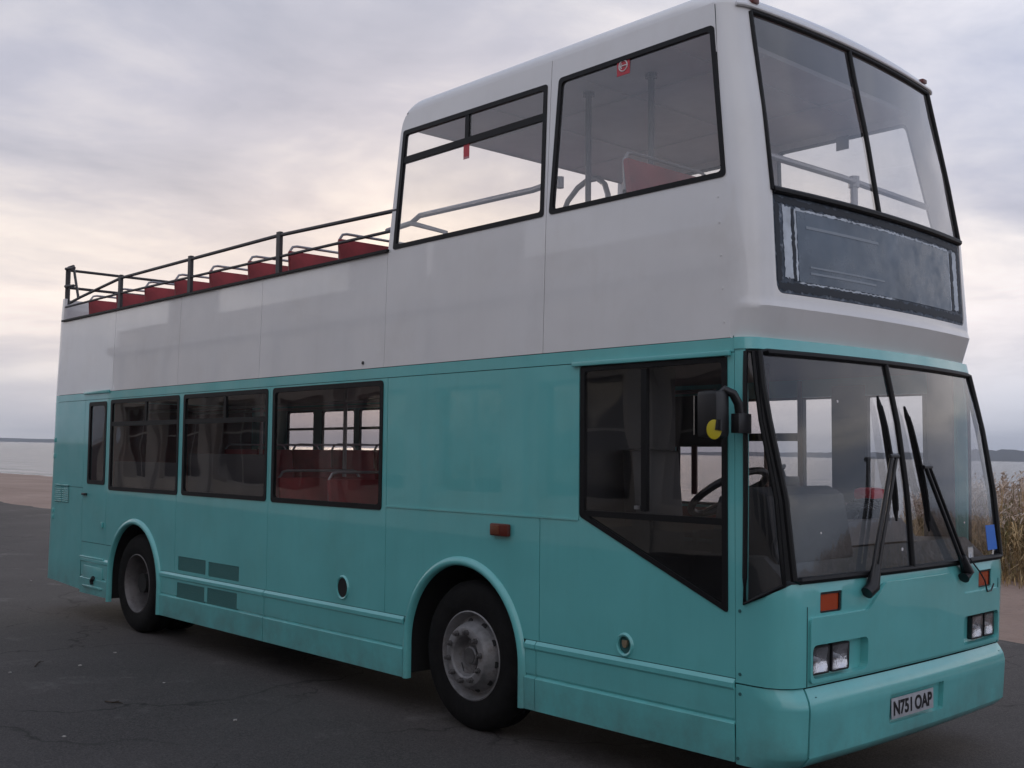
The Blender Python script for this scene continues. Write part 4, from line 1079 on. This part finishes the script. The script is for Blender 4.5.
# low scrub and dry grass tufts along the sand
V = []; Fc = []; MI = []
for i in range(2600):
    x = rg.uniform(-8, 8); y = bed_front(x) - rg.random() ** 2 * .9 + .15
    z = land(x, y); a = rg.uniform(0, 6.28); L = rg.uniform(.08, .30); o = Vector((math.cos(a), math.sin(a), 0)); s_ = Vector((-o.y, o.x, 0)) * .006; p = Vector((x, y, z - .01))
    m1 = p + o * L * .2 + Vector((0, 0, L * .6)); m2 = p + o * L * .6 + Vector((0, 0, L))
    quad(p - s_, p + s_, m1 + s_, m1 - s_, 0); quad(m1 - s_, m1 + s_, m2, m2, 1) if False else quad(m1 - s_, m1 + s_, m2 + s_ * .1, m2 - s_ * .1, i % 2)
me = bpy.data.meshes.new('dry_grass'); me.from_pydata(V, [], Fc)
for m_ in RM[:2]: me.materials.append(m_)
me.polygons.foreach_set('material_index', [min(1, q) for q in MI]); me.update()
go = bpy.data.objects.new('dry_grass', me); COL.objects.link(go); go['kind'] = 'stuff'; go['label'] = 'short dry grass at the foot of the reeds'; go['category'] = 'grass'

# ------------------------------------------------------------------ litter on the tarmac
def gp(px, py):
    d = FWD * 1109.1 + RGT * (px - 512) + UPV * (384 - py); t = -(CAM.z - .006) / d.z; p = CAM + d * t
    return p
TWIG = mat('dead_twig', (.05, .035, .025), .9); PEB = mat('pale_stone', (.36, .33, .31), .9, var=.3, vscale=20); LEAF = mat('dry_leaf', (.17, .11, .06), .8)
def stone(px, py, r, label):
    c = gp(px, py); bm = bmesh.new(); bmesh.ops.create_icosphere(bm, subdivisions=2, radius=r)
    for v in bm.verts: v.co = Vector((v.co.x * 1.5, v.co.y, v.co.z * .55)) * (1 + rg.uniform(-.16, .16))
    me = bpy.data.meshes.new('stone'); bm.to_mesh(me); bm.free(); me.materials.append(PEB)
    o = bpy.data.objects.new('stone', me); COL.objects.link(o); o.location = c + Vector((0, 0, r * .4)); o.rotation_euler = (0, 0, rg.uniform(0, 3)); tag(o, label, 'stone', 'pale stone chips on the tarmac')
stone(235, 721, .014, 'largest pale stone chip, alone on the dark tarmac at lower middle left')
stone(80, 666, .013, 'pale stone chip on the tarmac at left, below the rear of the bus')
stone(31, 581, .012, 'small pale chip on the tarmac level with the rear bumper')
stone(10, 673, .011, 'small pale chip at the left edge of the tarmac')
stone(64, 737, .010, 'small pale chip near the bottom left corner')
stone(115, 653, .010, 'small pale chip just below the rear wheel shadow')
stone(164, 683, .008, 'tiniest pale chip, on the tarmac below the rear wheel')
for (pts, lb) in (([(105, 702), (112, 704), (119, 703), (123, 705)], 'dark twig lying on the tarmac left of the largest stone chip'), ([(35, 667), (38, 664), (41, 661)], 'short dark twig on the tarmac at far left')):
    P_ = [gp(*p) + Vector((0, 0, .006 + .006 * (i % 2))) for i, p in enumerate(pts)]
    o = MB().tube(P_, [.005] * (len(P_) - 1) + [.002], 6).tube([P_[1], P_[1] + Vector((.05, .03, .015))], .0025, 5).build('twig', TWIG); tag(o, lb, 'twig', 'twigs on the tarmac')
STAIN = mat('worn_patch', (.15, .135, .13), .9, var=.35, vscale=25)

# ------------------------------------------------------------------ pavilion behind the photographer: only its reflection shows in the paint and glass
WALLM = mat('rendered_wall', (.62, .55, .47), .85, var=.12, vscale=.6, bump=.3, bscale=14)
STONE = mat('pale_stone_trim', (.54, .50, .45), .8, var=.1, vscale=1)
ROOFM = mat('roof_felt', (.07, .065, .065), .8); DOORM = mat('dark_door', (.04, .05, .05), .5)
pav = empty('beach_pavilion', (-8, -14, 0), 'long low rendered beach pavilion with pilasters and tall windows facing the bus', 'building')
def pb(name, a, b, m_, parent=None, bevel=0):
    p = parent or pav; off_ = Vector((-8, -14, 0))
    return MB().box(Vector(a) - off_, Vector(b) - off_).build(name, m_, p, bevel=bevel)
FY = -11.0
x0, x1 = -34.0, 7.0; bays = 12; bw = (x1 - x0) / bays
wall = MB(); o_ = Vector((-8, -14, 0))
def wb(a, b): wall.box(Vector(a) - o_, Vector(b) - o_)
wb((x0, -18, 0), (x1, FY - .35, 6.2))
wb((x0, FY - .35, 0), (x1, FY, .9)); wb((x0, FY - .35, 3.3), (x1, FY, 6.2))
for i in range(bays + 1):
    c = x0 + bw * i; wb((c - .55, FY - .35, .9), (c + .55, FY, 3.3))
wall.build('wall', WALLM, pav)
for i in range(bays + 1):
    c = x0 + bw * i; pb('pilaster', (c - .28, FY, 0), (c + .28, FY + .16, 5.6), STONE)
pb('plinth', (x0 - .05, FY + .001, 0), (x1 + .05, FY + .10, .45), STONE)
pb('cornice', (x0 - .3, FY - .4, 5.6), (x1 + .3, FY + .38, 5.85), STONE); pb('parapet', (x0 - .1, FY - .2, 5.85), (x1 + .1, FY + .12, 6.45), WALLM)
for i in (1, 4, 5, 9): pb('gable', (x0 + bw * i + .3, FY - .2, 6.45), (x0 + bw * (i + 1) - .3, FY + .10, 7.3), WALLM)
pb('roof', (x0 - .2, -18.2, 6.202), (x1 + .2, FY - .21, 6.30), ROOFM)
for i in range(bays):
    a = x0 + bw * i + .55; b = x0 + bw * (i + 1) - .55
    if i in (3, 8):
        dd = pb('door', (a, FY - .30, .903), (b, FY - .22, 3.297), DOORM); pb('door_handle', (a + .9, FY - .22, 1.0), (a + .94, FY - .17, 1.3), CHROME, dd)
    else:
        wf = MB(); mid = (a + b) / 2
        for q in ((a, .903, a + .07, 3.297), (b - .07, .903, b, 3.297), (a + .07, .903, b - .07, .98), (a + .07, 3.22, b - .07, 3.297), (mid - .03, .98, mid + .03, 3.22), (a + .07, 2.3, mid - .03, 2.36), (mid + .03, 2.3, b - .07, 2.36)):
            wf.box(Vector((q[0], FY - .26, q[1])) - o_, Vector((q[2], FY - .20, q[3])) - o_)
        wo = wf.build('window', STONE, pav); pb('pane', (a + .07, FY - .24, .98), (b - .07, FY - .235, 3.22), GLASSB, wo)

# ------------------------------------------------------------------ thin sea air
hz = bpy.data.materials.new('sea_air'); hz.use_nodes = True
for n in list(hz.node_tree.nodes): hz.node_tree.nodes.remove(n)
ho = hz.node_tree.nodes.new('ShaderNodeOutputMaterial'); hv = hz.node_tree.nodes.new('ShaderNodeVolumePrincipled')
hv.inputs['Color'].default_value = (.80, .86, .95, 1); hv.inputs['Density'].default_value = .00022; hv.inputs['Anisotropy'].default_value = .2
hz.node_tree.links.new(hv.outputs[0], ho.inputs['Volume'])
hb_ = MB().box((-5100, -5100, -90), (5100, 5100, 90)).build('haze', hz); hb_['kind'] = 'stuff'; hb_['label'] = 'thin grey sea haze over the water and far shore'; hb_['category'] = 'haze'
